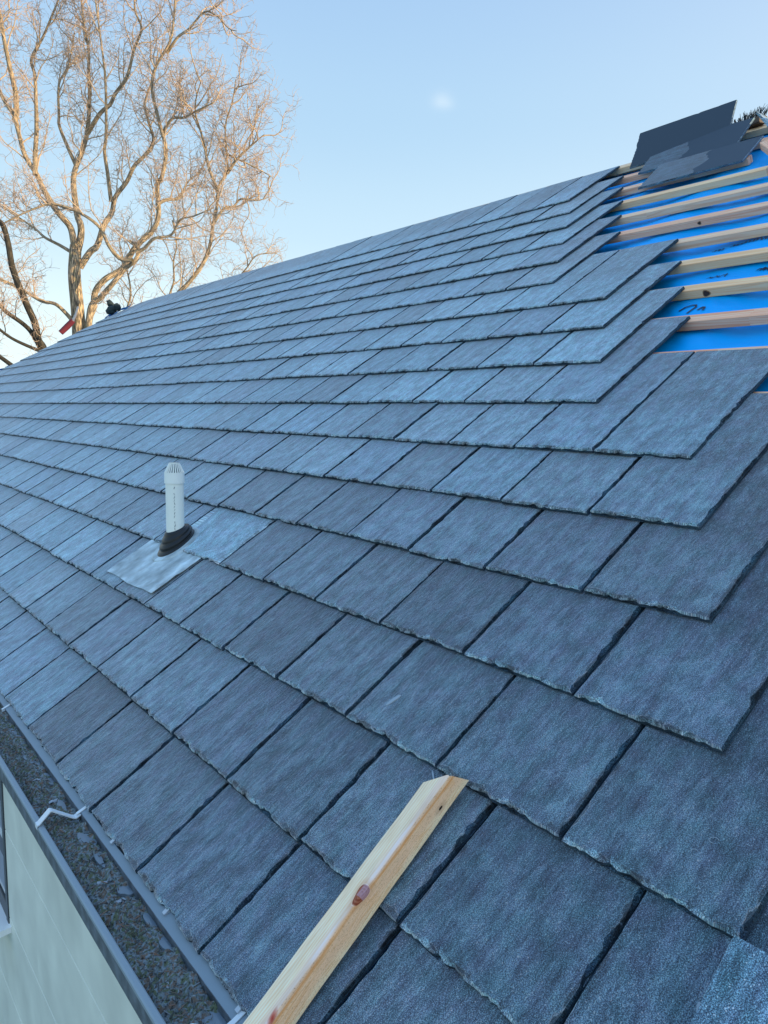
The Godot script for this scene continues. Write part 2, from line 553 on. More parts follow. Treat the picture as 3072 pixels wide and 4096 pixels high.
# the two upper faces of the batten in the foreground (u 0..0.5 left face, 0.5..1 right face; v from its cut end)
func offcut_texture() -> ImageTexture:
	var w := 256
	var h := 1024
	var fibre := noise_bytes(301, w, h, 0.16, 1.0, 16.0, 3, 0.0)
	var tone := noise_bytes(302, w, h, 0.012, 1.0, 3.0, 3, 10.0)
	var warp := noise_bytes(303, w, h, 0.008, 1.0, 5.0, 2, 0.0)
	var pores := noise_bytes(304, w, h, 0.35, 1.0, 3.0, 1, 0.0)
	var d := PackedByteArray()
	d.resize(w * h * 3)
	for y in h:
		var v := float(y) / h
		for x in w:
			var i := y * w + x
			var u := float(x) / w
			var wv := (warp[i] - 128) / 128.0
			var f := fibre[i] / 255.0 - 0.5
			var t := tone[i] / 255.0 - 0.5
			var c := Vector3(1.0, 0.92, 0.79)
			if u < 0.5:
				var ring := 0.5 + 0.5 * sin(u * 95.0 + wv * 2.5)
				c = c.lerp(Vector3(0.92, 0.72, 0.48), ring * 0.34 + f * 0.6)
				c = c.lerp(Vector3(0.95, 0.80, 0.72), smoothstep(0.30, 0.47, u + wv * 0.05) * 0.55)
			else:
				c = Vector3(1.0, 0.83, 0.66)
				c = c.lerp(Vector3(0.99, 0.90, 0.74), smoothstep(0.72, 0.96, u + wv * 0.06))
				c = c.lerp(Vector3(0.86, 0.60, 0.34), clampf(f * 1.1 + t * 0.7 + 0.05, 0.0, 0.7))
				if pores[i] > 205: c = c.lerp(Vector3(0.60, 0.42, 0.28), 0.55)
			# the orange heart line beside the arris, and the pale planed arris itself
			var line := exp(-pow((u - 0.545 - wv * 0.035) / 0.030, 2))
			c = c.lerp(Vector3(0.90, 0.55, 0.24), line * (0.5 if v < 0.45 or v > 0.72 else 0.35))
			var pale := exp(-pow((u - 0.475 - wv * 0.03) / 0.032, 2)) * smoothstep(0.10, 0.22, v) * (0.35 + 0.65 * smoothstep(-0.2, 0.4, t * 2.0))
			c = c.lerp(Vector3(0.97, 0.91, 0.90), pale * 0.6)
			c += Vector3.ONE * t * 0.07
			# knots
			var dx := (u - 0.475) / 0.125
			var dy := (v - 0.495) / 0.040
			var k := sqrt(dx * dx + dy * dy) * (1.0 + 0.12 * sin(atan2(dy, dx) * 3.0))
			if k < 1.0:
				var kc := Vector3(0.55, 0.26, 0.16).lerp(Vector3(0.70, 0.42, 0.30), 0.5 + 0.5 * sin(k * 22.0))
				if dy < 0.25 and dx > -0.55: kc = kc.lerp(Vector3(0.78, 0.66, 0.74), 0.60 + f * 0.6)
				c = c.lerp(kc, smoothstep(1.0, 0.82, k))
			elif k < 1.7:
				c = c.lerp(Vector3(0.80, 0.55, 0.34), (1.7 - k) * 0.45)
			var k2 := sqrt(pow((u - 0.80) / 0.035, 2) + pow((v - 0.10) / 0.013, 2))
			if k2 < 1.0: c = c.lerp(Vector3(0.10, 0.06, 0.05), smoothstep(1.0, 0.5, k2))
			elif k2 < 3.0: c = c.lerp(Vector3(0.62, 0.48, 0.40), (3.0 - k2) * 0.15)
			var k3 := sqrt(pow((u - 0.50 - (v - 0.92) * 1.2) / 0.05, 2) + pow((v - 0.92) / 0.035, 2))
			if k3 < 1.0: c = c.lerp(Vector3(0.70, 0.22, 0.16), (1.0 - k3) * 0.9)
			d[i * 3] = int(clampf(c.x * 255.0, 0, 255)); d[i * 3 + 1] = int(clampf(c.y * 255.0, 0, 255)); d[i * 3 + 2] = int(clampf(c.z * 255.0, 0, 255))
	return as_texture(w, h, Image.FORMAT_RGB8, d)

# ------------------------------------------------------------------ the house
var slate_variants: Array[ArrayMesh] = []
var slate_tints: Array[StandardMaterial3D] = []
var slate_edge: StandardMaterial3D
var slate_chip: StandardMaterial3D
var loose_tints: Array[StandardMaterial3D] = []

func in_frame_area(corners: Array) -> float:
	# size in the photograph, to choose which slates are parts of their own
	var right := cam_fwd.cross(cam_up)
	var q: Array[Vector2] = []
	for p in corners:
		var d: Vector3 = p - cam_pos
		var z := d.dot(cam_fwd)
		if z < 0.15: return 0.0
		q.append(Vector2(clampf(d.dot(right) / z, -0.514, 0.514), clampf(d.dot(cam_up) / z, -0.685, 0.685)))
	var a := 0.0
	for i in q.size():
		a += q[i].cross(q[(i + 1) % q.size()])
	return absf(a)

func put_slate(parent: Node3D, i_var: int, tint: int, xf: Transform3D, mesh: ArrayMesh = null, called := "slate") -> MeshInstance3D:
	var o := part(called, slate_variants[i_var] if mesh == null else mesh, parent, xf)
	o.set_surface_override_material(0, slate_tints[tint])
	o.set_surface_override_material(1, slate_edge)
	o.set_surface_override_material(2, slate_chip)
	return o

func build_house() -> void:
	var house := thing("house", "cream boarded house whose frosted slate roof is still open to blue membrane", "house")
	# ---- walls
	var wall_mat := plain(0.81, 0.87, 0.78, 0.5)
	var wn := noise_bytes(401, 256, 256, 0.02, 1, 1, 3)
	var wb := PackedByteArray()
	wb.resize(256 * 256 * 3)
	for i in 256 * 256:
		var k := 236 + int((wn[i] - 128) * 0.12)
		wb[i * 3] = k; wb[i * 3 + 1] = k; wb[i * 3 + 2] = k - 2
	wall_mat.albedo_texture = as_texture(256, 256, Image.FORMAT_RGB8, wb)
	wall_mat.uv1_triplanar = true
	wall_mat.uv1_scale = Vector3(0.7, 0.7, 0.7)
	var core := MB.new()
	var x0 := -14.0
	var x1 := 7.9
	# back of the boards, with the opening of the window left out
	var wl := -1.62
	var wr := -0.395
	core.box(Vector3(x0, 0, -0.14), Vector3(wl, EAVE - 0.06, -0.03))
	core.box(Vector3(wr, 0, -0.14), Vector3(x1, EAVE - 0.06, -0.03))
	core.box(Vector3(wl, 0, -0.14), Vector3(wr, EAVE - 0.90, -0.03))
	core.box(Vector3(x0, 0, -7.7), Vector3(x0 + 0.12, EAVE - 0.06, -0.142))
	core.box(Vector3(x1 - 0.12, 0, -7.7), Vector3(x1, EAVE - 0.06, -0.142))
	core.box(Vector3(x0 + 0.122, 0, -7.7), Vector3(x1 - 0.122, EAVE - 0.06, -7.58))
	var wall := part("wall", core.commit(), house, Transform3D.IDENTITY, wall_mat)
	var tops := [EAVE - 0.055, EAVE - 0.508, EAVE - 0.845, EAVE - 1.18, EAVE - 1.515, EAVE - 1.85, EAVE - 2.185, EAVE - 2.52]
	for i in tops.size():
		var yt: float = tops[i]
		var yb: float = tops[i + 1] - 0.004 if i + 1 < tops.size() else 0.02
		var prof := PackedVector2Array([Vector2(yb, -0.028), Vector2(yb, -0.001), Vector2(yb + 0.002, 0.0), Vector2(yt - 0.010, 0.0), Vector2(yt - 0.0085, -0.0015), Vector2(yt - 0.001, -0.0115), Vector2(yt - 0.001, -0.028)])
		var spans := [[x0, x1]]
		if yt > EAVE - 0.88 + 0.05:
			spans = [[x0, wl], [wr, x1]]
		for sp in spans:
			var b := MB.new()
			b.pull(prof, sp[0], sp[1])
			part("cladding_board", b.commit(), wall, Transform3D.IDENTITY, wall_mat)
	# ---- window, only its right jamb and sill show
	var dark := plain(0.035, 0.045, 0.055, 0.4)
	var pale := plain(0.55, 0.60, 0.64, 0.4)
	var surround := MB.new()
	surround.box(Vector3(wr - 0.034, EAVE - 0.875, -0.12), Vector3(wr - 0.001, EAVE - 0.062, 0.004), Transform3D.IDENTITY, 0.002)
	surround.box(Vector3(wl + 0.001, EAVE - 0.875, -0.12), Vector3(wl + 0.034, EAVE - 0.062, 0.004), Transform3D.IDENTITY, 0.002)
	surround.box(Vector3(wl + 0.036, EAVE - 0.11, -0.12), Vector3(wr - 0.036, EAVE - 0.062, 0.002), Transform3D.IDENTITY, 0.002)
	surround.box(Vector3(wl + 0.036, EAVE - 0.875, -0.12), Vector3(wr - 0.036, EAVE - 0.815, 0.002), Transform3D.IDENTITY, 0.002)
	var window := part("window", surround.commit(), house, Transform3D.IDENTITY, dark)
	var fr := MB.new()
	fr.box(Vector3(wr - 0.046, EAVE - 0.813, -0.09), Vector3(wr - 0.0365, EAVE - 0.112, -0.004), Transform3D.IDENTITY, 0.0015)
	fr.box(Vector3(wl + 0.0365, EAVE - 0.813, -0.09), Vector3(wl + 0.046, EAVE - 0.112, -0.004), Transform3D.IDENTITY, 0.0015)
	fr.box(Vector3(wl + 0.048, EAVE - 0.122, -0.09), Vector3(wr - 0.048, EAVE - 0.112, -0.006), Transform3D.IDENTITY, 0.0015)
	fr.box(Vector3(wl + 0.048, EAVE - 0.813, -0.09), Vector3(wr - 0.048, EAVE - 0.80, -0.006), Transform3D.IDENTITY, 0.0015)
	fr.box(Vector3(wl + 0.048, EAVE - 0.60, -0.09), Vector3(wr - 0.048, EAVE - 0.57, -0.008), Transform3D.IDENTITY, 0.0015)
	part("frame", fr.commit(), window, Transform3D.IDENTITY, pale)
	var pane := MB.new()
	pane.box(Vector3(wl + 0.047, EAVE - 0.80, -0.06), Vector3(wr - 0.047, EAVE - 0.602, -0.05))
	part("pane", pane.commit(), window, Transform3D.IDENTITY, plain(0.012, 0.016, 0.02, 0.04))
	var pane2 := MB.new()
	pane2.box(Vector3(wl + 0.047, EAVE - 0.568, -0.06), Vector3(wr - 0.047, EAVE - 0.122, -0.05))
	part("pane", pane2.commit(), window, Transform3D.IDENTITY, plain(0.012, 0.016, 0.02, 0.04))
	var sill := MB.new()
	var sxf := Transform3D(Basis(Vector3(1, 0, 0), 0.10), Vector3(0, EAVE - 0.885, 0))
	sill.box(Vector3(wl - 0.02, -0.012, -0.02), Vector3(wr + 0.022, 0.010, 0.078), sxf, 0.002)
	sill.box(Vector3(wl - 0.015, -0.050, 0.0705), Vector3(wr + 0.018, -0.0125, 0.0765), sxf, 0.001)
	part("sill", sill.commit(), window, Transform3D.IDENTITY, plain(0.84, 0.88, 0.90, 0.35))
	# ---- fascia behind the gutter
	var fa := MB.new()
	fa.box(Vector3(x0, EAVE - 0.19, -0.16), Vector3(x1, EAVE - 0.035, -0.142), Transform3D.IDENTITY, 0.002)
	part("fascia", fa.commit(), house, Transform3D.IDENTITY, plain(0.12, 0.14, 0.16, 0.5))
	# ---- roof body: boarded hips and back slope close the loft, lengthened to block sun
	var body := MB.new()
	var rz := -0.15
	var e0 := roof_at(hip_left(0.02), 0.02, rz)
	var e1 := roof_at(extended_end(0.02), 0.02, rz)
	var r0 := roof_at(hip_left(4.72), 4.72, rz)
	var r1 := roof_at(extended_end(4.66), 4.72, rz)
	var b0 := Vector3(e0.x, e0.y, 2.0 * r0.z - e0.z)
	var b1 := Vector3(e1.x, e1.y, 2.0 * r1.z - e1.z)
	body.quad(e0, e1, r1, r0, Vector3(0, 1, 1))
	body.quad(b0, b1, r1, r0, Vector3(0, 1, -1))
	body.tri(e0, r0, b0, Vector3(-1, 1, 0))
	body.tri(e1, r1, b1, Vector3(1, 1, 0))
	var dn := Vector3(0, -0.03, 0)
	body.quad(e0 + dn, e1 + dn, b1 + dn, b0 + dn, Vector3(0, -1, 0))
	for e in [[e0, e1, Vector3(0, 0, 1)], [b0, b1, Vector3(0, 0, -1)], [e0, b0, Vector3(-1, 0, 0)], [e1, b1, Vector3(1, 0, 0)]]:
		body.quad(e[0], e[1], e[1] + dn, e[0] + dn, e[2])
	var roof := part("roof", body.commit(), house, Transform3D.IDENTITY, plain(0.03, 0.16, 0.42, 0.6))
	var rx := Transform3D(roof_basis(), Vector3(0, EAVE, 0))
	build_underlay(roof, rx)
	build_battens(roof, rx)
	build_slates(roof, rx)

func build_underlay(roof: Node3D, rx: Transform3D) -> void:
	var f := FastNoiseLite.new()
	f.seed = 5
	f.frequency = 1.6
	f.fractal_octaves = 3
	var g := MB.new()
	var nu := 220
	var ns := 110
	var ua := -2.2
	var ub := 8.0
	var sb := 4.775
	var hgt := func(u: float, s: float) -> float:
		var bay := fposmod(u - 0.22, 0.6) / 0.6
		var sag := 0.020 * pow(sin(bay * PI), 1.5)
		var wr := f.get_noise_2d(u * 1.2, s * 3.0) * 0.016 + 0.006 * sin(s * 55.0 + f.get_noise_2d(u * 2.0, s) * 7.0) * maxf(0.0, f.get_noise_2d(u * 0.8 + 9.0, s * 0.8) + 0.15)
		return minf(-0.0785, -0.0800 - sag + wr)
	for j in ns + 1:
		for i in nu + 1:
			var s := sb * j / ns
			var right_edge := minf(ub, extended_end(s) - 0.01)
			var u: float = lerpf(ua, maxf(right_edge, ua + 0.5), float(i) / nu)
			g.v.append(Vector3(u, s, hgt.call(u, s)))
			var dx: float = hgt.call(u + 0.01, s) - hgt.call(u - 0.01, s)
			var dy: float = hgt.call(u, s + 0.01) - hgt.call(u, s - 0.01)
			g.n.append(Vector3(-dx / 0.02, -dy / 0.02, 1).normalized())
			g.uv.append(Vector2(u, s))
	for j in ns:
		for i in nu:
			var a := j * (nu + 1) + i
			g.idx.append_array([a, a + nu + 1, a + 1, a + 1, a + nu + 1, a + nu + 2])
	var mem := plain(0.0, 0.41, 0.98, 0.5, 0.0, 0.25)
	part("membrane", g.commit(), roof, rx, mem)
	# printed lettering on the membrane, in flat strokes lying on it
	var ink := plain(0.008, 0.02, 0.06, 0.5)
	var strokes := [
		[0.770, 2.552, [[0.0, 0.0], [0.012, 0.018], [0.030, 0.028], [0.048, 0.026], [0.056, 0.014], [0.050, 0.0], [0.044, -0.016]], 0.0042],
		[0.846, 2.548, [[0.0, 0.0], [0.010, 0.012], [0.020, 0.010], [0.022, -0.004]], 0.0042]]
	var r := RandomNumberGenerator.new()
	r.seed = 41
	for row in [[0.735, 2.842, 0.085, 3], [0.690, 3.152, 0.19, 11], [0.925, 2.868, 0.06, 4], [0.62, 3.13, 0.05, 3]]:
		var n: int = row[3]
		for k in n:
			var w: float = row[2] / n
			var bx: float = row[0] + w * k
			strokes.append([bx, row[1] - 0.004 * k * 0.3, [[0.0, r.randf_range(-0.008, 0.0)], [w * 0.25, r.randf_range(0.008, 0.016)], [w * 0.5, r.randf_range(-0.004, 0.006)], [w * 0.72, r.randf_range(0.006, 0.016)], [w * 0.8, -0.008]], 0.0024])
	for sk in strokes:
		var mm := MB.new()
		var pts: Array = sk[2]
		for i in pts.size() - 1:
			var a := Vector2(sk[0] + pts[i][0], sk[1] + pts[i][1] * 1.5)
			var b := Vector2(sk[0] + pts[i + 1][0], sk[1] + pts[i + 1][1] * 1.5)
			var t := (b - a).normalized()
			var nn := Vector2(-t.y, t.x) * float(sk[3])
			a -= t * float(sk[3]) * 0.4
			b += t * float(sk[3]) * 0.4
			var q: Array[Vector3] = []
			for p: Vector2 in [a - nn, a + nn, b + nn, b - nn]:
				var z: float = hgt.call(p.x, p.y)
				q.append(Vector3(p.x, p.y, z + 0.003))
			mm.quad(q[0], q[1], q[2], q[3], Vector3(0, 0, 1))
		part("printed_mark", mm.commit(), roof, rx, ink)

func build_battens(roof: Node3D, rx: Transform3D) -> void:
	var yellow := textured(wood_texture(501, 128, 512, Vector3(1.0, 0.87, 0.69), Vector3(0.97, 0.71, 0.49), 26.0), 0.75, Vector3(14, 0.9, 1))
	var pink := textured(wood_texture(511, 128, 512, Vector3(1.0, 0.84, 0.70), Vector3(0.95, 0.62, 0.46), 20.0), 0.75, Vector3(14, 0.9, 1))
	var grey := textured(wood_texture(521, 128, 512, Vector3(1.0, 0.87, 0.73), Vector3(0.95, 0.71, 0.54), 30.0), 0.75, Vector3(14, 0.9, 1))
	var order := [pink, yellow, grey, pink, yellow, grey, pink, pink, yellow, yellow, grey, pink, grey, yellow, pink, pink, yellow, yellow]
	var knot := plain(0.06, 0.03, 0.018, 0.7)
	var ring := plain(0.42, 0.22, 0.10, 0.7)
	rng.seed = 9
	for c in 17:
		var s := course_s(c) + 0.6
		var b := MB.new()
		var left := maxf(hip_left(s) + 0.03, -10.5)
		var right := 6.0
		if c == 13: right = 0.505
		if c == 14: right = 0.30
		var cut := rng.randf_range(-0.3, 0.3)
		# a join in the length, as battens come in lengths
		b.box(Vector3(left, s - 0.022, -0.077), Vector3(minf(right, -3.1 + cut), s + 0.030, -0.0415), Transform3D.IDENTITY, 0.0012)
		b.box(Vector3(-3.098 + cut, s - 0.022, -0.077), Vector3(right, s + 0.030, -0.0415), Transform3D.IDENTITY, 0.0012)
		var bt := part("batten", b.commit(), roof, rx, order[c])
		if c == 8 or c == 11:
			var ku := 0.835 if c == 8 else 0.42
			var kr := 0.0105 if c == 8 else 0.0065
			var kz := -0.060
			for lay in [[ring, kr * 1.3, 0.0006], [knot, kr, 0.0012]]:
				var d := MB.new()
				var wob := 0.0
				var prev := Vector3.ZERO
				for k in 19:
					var a := TAU * k / 18.0
					wob = 1.0 + 0.12 * sin(a * 3.0 + c)
					var p := Vector3(ku + cos(a) * float(lay[1]) * wob * 1.15, s - 0.022 - float(lay[2]), clampf(kz + sin(a) * float(lay[1]) * wob, -0.0762, -0.0425))
					if k > 0:
						d.tri(Vector3(ku, s - 0.022 - float(lay[2]), kz), prev, p, Vector3(0, -1, 0))
					prev = p
				part("knot", d.commit(), bt, Transform3D.IDENTITY, lay[0])
	# a length of batten laid askew where two battens stop
	var h := MB.new()
	var p0 := Vector3(0.325, 4.30, -0.029)
	var p1 := Vector3(0.78, 3.65, -0.029)
	var ax := (p1 - p0).normalized()
	var sx := ax.cross(Vector3(0, 0, 1)).normalized()
	h.box(Vector3(-0.024, -0.012, 0), Vector3(0.024, 0.028, (p1 - p0).length()), Transform3D(Basis(sx, Vector3(0, 0, 1), ax), p0 + Vector3(0.03, 0, 0)), 0.002)
	part("loose_batten", h.commit(), roof, rx, pink)
	var rg := MB.new()
	rg.box(Vector3(-9.2, 4.7765, -0.15), Vector3(7.9, 4.80, -0.0425), Transform3D.IDENTITY, 0.002)
	part("ridge_board", rg.commit(), roof, rx, grey)
	# strips of membrane turned over the far hip and ridge
	var lap := MB.new()
	for q in [[0.9, 1.9], [2.55, 2.95], [4.28, 4.62]]:
		for k in 6:
			var sa: float = lerpf(q[0], q[1], k / 6.0)
			var sc: float = lerpf(q[0], q[1], (k + 1) / 6.0)
			var za := 0.012 + 0.012 * sin(k * 2.1)
			var zc := 0.012 + 0.012 * sin((k + 1) * 2.1)
			lap.quad(Vector3(hip_left(sa) + 0.02, sa, za), Vector3(hip_left(sc) + 0.02, sc, zc), Vector3(hip_left(sc) - 0.09, sc, zc - 0.03), Vector3(hip_left(sa) - 0.09, sa, za - 0.03), Vector3(0, 0, 1))
	part("membrane_lap", lap.commit(), roof, rx, plain(0.05, 0.38, 0.80, 0.5))

func build_slates(roof: Node3D, rx: Transform3D) -> void:
	for i in 12:
		slate_variants.append(slate_mesh(i, 100 + i))
	var base := [[0.84, 0.88, 0.90], [0.76, 0.80, 0.82], [0.92, 0.96, 0.97], [0.84, 0.87, 0.92], [0.68, 0.72, 0.75], [1.0, 1.0, 1.0]]
	# paler up the slope and towards the far end: four levels of six tones
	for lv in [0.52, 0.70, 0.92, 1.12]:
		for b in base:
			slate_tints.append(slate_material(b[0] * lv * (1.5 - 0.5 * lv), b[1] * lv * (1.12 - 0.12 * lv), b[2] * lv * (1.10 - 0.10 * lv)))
	slate_edge = slate_material(0.16, 0.20, 0.24)
	slate_chip = slate_material(1.0, 0.94, 0.92)
	slate_edge.rim_enabled = false
	slate_edge.roughness = 0.9
	var ends := [8.0, 7.0, 6.5, 6.0, 5.5, 5.0, 4.5, 3.0, 2.5, 2.0, 1.5, 0.0, -0.5, -1.0, -1.5, -2.0, -2.6]
	var tilt := Basis(Vector3(1, 0, 0), -atan(STEP / GAUGE))
	rng.seed = 21
	var list := []
	for c in 17:
		var s := course_s(c)
		var u: float = ends[c] - 0.5
		var k := 0
		while u * SLATE_W > hip_left(s) - 0.2:
			# three slates are cut to fit round the vent pipe
			var w := SLATE_W
			var uc := u * SLATE_W
			var skip := c == 3 and (absf(uc + 0.15) < 0.05 or absf(uc + 0.45) < 0.05)
			if not skip:
				var yaw := rng.randfn(0.0, 0.0030)
				var xf := Transform3D(Basis(Vector3(0, 0, 1), yaw) * Basis(Vector3(0, 1, 0), rng.randfn(0.0, 0.0045)) * Basis(Vector3(1, 0, 0), rng.randf_range(-0.0035, 0.0)) * tilt, Vector3(uc + rng.randf_range(-0.0014, 0.0014), s + rng.randf_range(-0.003, 0.003), rng.randf_range(-0.0002, 0.0022)))
				var t := rng.randi() % 4
				if rng.randf() < 0.16: t = 4
				if rng.randf() < 0.14: t = 5
				var p := rx * xf
				var a := in_frame_area([p * Vector3(-0.15, 0, 0), p * Vector3(0.15, 0, 0), p * Vector3(0.15, GAUGE, 0), p * Vector3(-0.15, GAUGE, 0)])
				var fl := smoothstep(0.2, 4.2, Vector2(uc - 2.0, (s - 0.1) * 1.5).length()) * 3.3 + rng.randf_range(-0.45, 0.45)
				list.append([a, xf, rng.randi() % 12, t + 6 * clampi(int(fl), 0, 3), s, uc])
			u -= 1.0
			k += 1
	# the cut pieces round the pipe
	var narrow := slate_mesh(4, 901, 0.112)
	var wide := slate_mesh(7, 902, 0.474)
	var s3 := course_s(3)
	put_slate(roof, 0, 15, rx * Transform3D(tilt, Vector3(-0.542, s3, 0.0)), narrow)
	var sheet := put_slate(roof, 0, 23, rx * Transform3D(tilt, Vector3(-0.243, s3, 0.0)), wide)
	sheet.set_meta("label", "wide pale sheet beside the pipe")
	list.sort_custom(func(a, b): return a[0] > b[0])
	var rest := MB.new()
	rest.use_color = true
	for i in list.size():
		var e: Array = list[i]
		var whole: bool = e[5] - 0.15 > hip_left(e[4] + 0.6) and e[5] - 0.15 > hip_left(e[4])
		if i < 296 and whole:
			put_slate(roof, e[2], e[3], rx * e[1])
			continue
		# beyond the limit, or cut along the hip: joined into one part
		var xf: Transform3D = e[1]
		var hw := SLATE_W / 2 - 0.003
		var poly := PackedVector2Array([Vector2(-hw, 0), Vector2(hw, 0), Vector2(hw, SLATE_L), Vector2(-hw, SLATE_L)])
		if not whole:
			var far := PackedVector2Array([Vector2(hip_left(0) - e[5], -e[4]), Vector2(30, -e[4]), Vector2(30, 4.72 - e[4]), Vector2(hip_left(4.72) - e[5], 4.72 - e[4])])
			var got := Geometry2D.intersect_polygons(poly, far)
			if got.is_empty(): continue
			poly = got[0]
		var bc: Array = base[int(e[3]) % 6]
		var lv2: float = [0.52, 0.70, 0.92, 1.12][int(e[3]) / 6]
		rest.tint = Color(bc[0] * lv2 * (1.5 - 0.5 * lv2), bc[1] * lv2 * (1.12 - 0.12 * lv2), bc[2] * lv2 * (1.10 - 0.10 * lv2))
		var tri := Geometry2D.triangulate_polygon(poly)
		for k2 in range(0, tri.size(), 3):
			var q: Array[Vector3] = []
			var uvs: Array[Vector2] = []
			for m in 3:
				var p2 := poly[tri[k2 + m]]
				q.append(xf * Vector3(p2.x, p2.y, 0)); uvs.append(cell_uv(e[2], p2.x, p2.y))
			rest.tri(q[0], q[1], q[2], Vector3(0, 0, 1), uvs[0], uvs[1], uvs[2])
		rest.tint = Color(0.16, 0.20, 0.24)
		var cen := Vector2.ZERO
		for p3 in poly: cen += p3 / poly.size()
		for m in poly.size():
			var a2 := poly[m]
			var b2 := poly[(m + 1) % poly.size()]
			var want := (a2 + b2) / 2 - cen
			rest.quad(xf * Vector3(a2.x, a2.y, 0), xf * Vector3(b2.x, b2.y, 0), xf * Vector3(b2.x, b2.y, -SLATE_T), xf * Vector3(a2.x, a2.y, -SLATE_T), Vector3(want.x, want.y, 0), cell_uv(e[2], a2.x, a2.y), cell_uv(e[2], b2.x, b2.y), cell_uv(e[2], b2.x, b2.y), cell_uv(e[2], a2.x, a2.y))
	var far_slates := part("far_slates", rest.commit(), roof, rx, slate_material(1, 1, 1, true))
	far_slates.set_meta("kind", "stuff")
	# small metal hooks that hold the eaves slates
	for u in [4.5, 3.5, 2.5]:
		var hk := MB.new()
		hk.box(Vector3(u * SLATE_W - 0.004, -0.006, -0.012), Vector3(u * SLATE_W + 0.006, 0.014, -0.003), Transform3D.IDENTITY, 0.0006)
		part("slate_hook", hk.commit(), roof, rx, plain(0.45, 0.52, 0.58, 0.4, 0.5))

# ------------------------------------------------------------------ gutter
func build_gutter() -> void:
	var g := thing("gutter", "grey box gutter full of dark moss along the eaves below the slates", "gutter")
	var metal := plain(0.13, 0.165, 0.20, 0.5)
	var gn := noise_bytes(601, 256, 256, 0.03, 1, 1, 4)
	var gb := PackedByteArray()
	gb.resize(256 * 256 * 3)
	for i in 256 * 256:
		var k := clampi(215 + int((gn[i] - 128) * 0.5), 0, 255)
		gb[i * 3] = k; gb[i * 3 + 1] = k; gb[i * 3 + 2] = k
	metal.albedo_texture = as_texture(256, 256, Image.FORMAT_RGB8, gb)
	metal.uv1_triplanar = true
	metal.uv1_scale = Vector3(3, 3, 3)
	var e := EAVE
	var x0 := -13.0
	var x1 := 8.0
	var tray := MB.new()
	# back sheet laid under the slates, floor, upright front with a rolled lip
	tray.pull(PackedVector2Array([Vector2(e + 0.004, -0.045), Vector2(e - 0.019, 0.009), Vector2(e - 0.088, 0.013), Vector2(e - 0.096, 0.05), Vector2(e - 0.096, 0.085), Vector2(e - 0.070, 0.1065), Vector2(e - 0.024, 0.1085), Vector2(e - 0.0195, 0.105), Vector2(e - 0.0195, 0.096), Vector2(e - 0.0225, 0.096), Vector2(e - 0.0225, 0.103), Vector2(e - 0.068, 0.1025), Vector2(e - 0.092, 0.083), Vector2(e - 0.092, 0.052), Vector2(e - 0.086, 0.016), Vector2(e - 0.0155, 0.0125), Vector2(e + 0.0065, -0.0445)]), x0, x1)
	part("channel", tray.commit(), g, Transform3D.IDENTITY, metal)
	var drip := MB.new()
	drip.pull(PackedVector2Array([Vector2(e + 0.0075, -0.0445), Vector2(e + 0.009, -0.0440), Vector2(e - 0.0150, 0.0115), Vector2(e - 0.0180, 0.0115)]), x0, x1)
	part("drip_strip", drip.commit(), g, Transform3D.IDENTITY, plain(0.20, 0.27, 0.32, 0.5))
	var lip := MB.new()
	lip.pull(PackedVector2Array([Vector2(e - 0.026, 0.0955), Vector2(e - 0.0185, 0.0965), Vector2(e - 0.017, 0.099), Vector2(e - 0.017, 0.107), Vector2(e - 0.019, 0.1105), Vector2(e - 0.0255, 0.1105), Vector2(e - 0.0255, 0.1088), Vector2(e - 0.0190, 0.1080), Vector2(e - 0.0190, 0.0990), Vector2(e - 0.0255, 0.0975)]), x0, x1)
	part("lip", lip.commit(), g, Transform3D.IDENTITY, plain(0.24, 0.31, 0.35, 0.5))
	# straps across the top
	var strap_path := [Vector2(e - 0.0225, 0.112), Vector2(e - 0.0145, 0.1115), Vector2(e - 0.0130, 0.107), Vector2(e + 0.012, 0.081), Vector2(e + 0.011, 0.077), Vector2(e - 0.022, 0.030), Vector2(e - 0.0245, 0.024), Vector2(e - 0.0215, 0.018), Vector2(e - 0.0085, -0.010)]
	var sm := plain(0.66, 0.74, 0.78, 0.35)
	for u in [0.56, -0.24, -1.04, -1.84, 1.36, 2.16]:
		var s := MB.new()
		var prof := PackedVector2Array()
		for p in strap_path: prof.append(p + Vector2(0.0014, 0))
		for i in range(strap_path.size() - 1, -1, -1): prof.append(strap_path[i] - Vector2(0.0014, 0.0))
		s.pull(prof, u - 0.0095, u + 0.0095)
		s.pull(PackedVector2Array([Vector2(e - 0.019, 0.021), Vector2(e - 0.0055, -0.008), Vector2(e - 0.0035, -0.008), Vector2(e - 0.017, 0.021)]), u - 0.005, u + 0.005)
		part("strap", s.commit(), g, Transform3D.IDENTITY, sm)
	# what lies in it
	var f := FastNoiseLite.new()
	f.seed = 62
	f.frequency = 9.0
	f.fractal_octaves = 4
	var bed := MB.new()
	var nx := 520
	var nz := 15
	var bx0 := -3.4
	var bx1 := 2.2
	for i in nx + 1:
		for j in nz + 1:
			var x := lerpf(bx0, bx1, pow(float(i) / nx, 0.75))
			var q := float(j) / nz
			var z := lerpf(0.0135, 0.1025, q)
			var n1 := f.get_noise_2d(x * 1.3, z * 1.6)
			var n2 := f.get_noise_2d(x * 6.0 + 40.0, z * 6.0)
			var crown := 0.014 * sin(q * PI)
			bed.v.append(Vector3(x, e - 0.044 + n1 * 0.018 + n2 * 0.008 + crown * 0.5 + 0.016 * (1.0 - q), z))
			bed.n.append(Vector3.UP); bed.uv.append(Vector2(x, z))
	for i in nx:
		for j in nz:
			var a := i * (nz + 1) + j
			for t in [[a, a + nz + 1, a + 1], [a + 1, a + nz + 1, a + nz + 2]]:
				bed.idx.append_array(t)
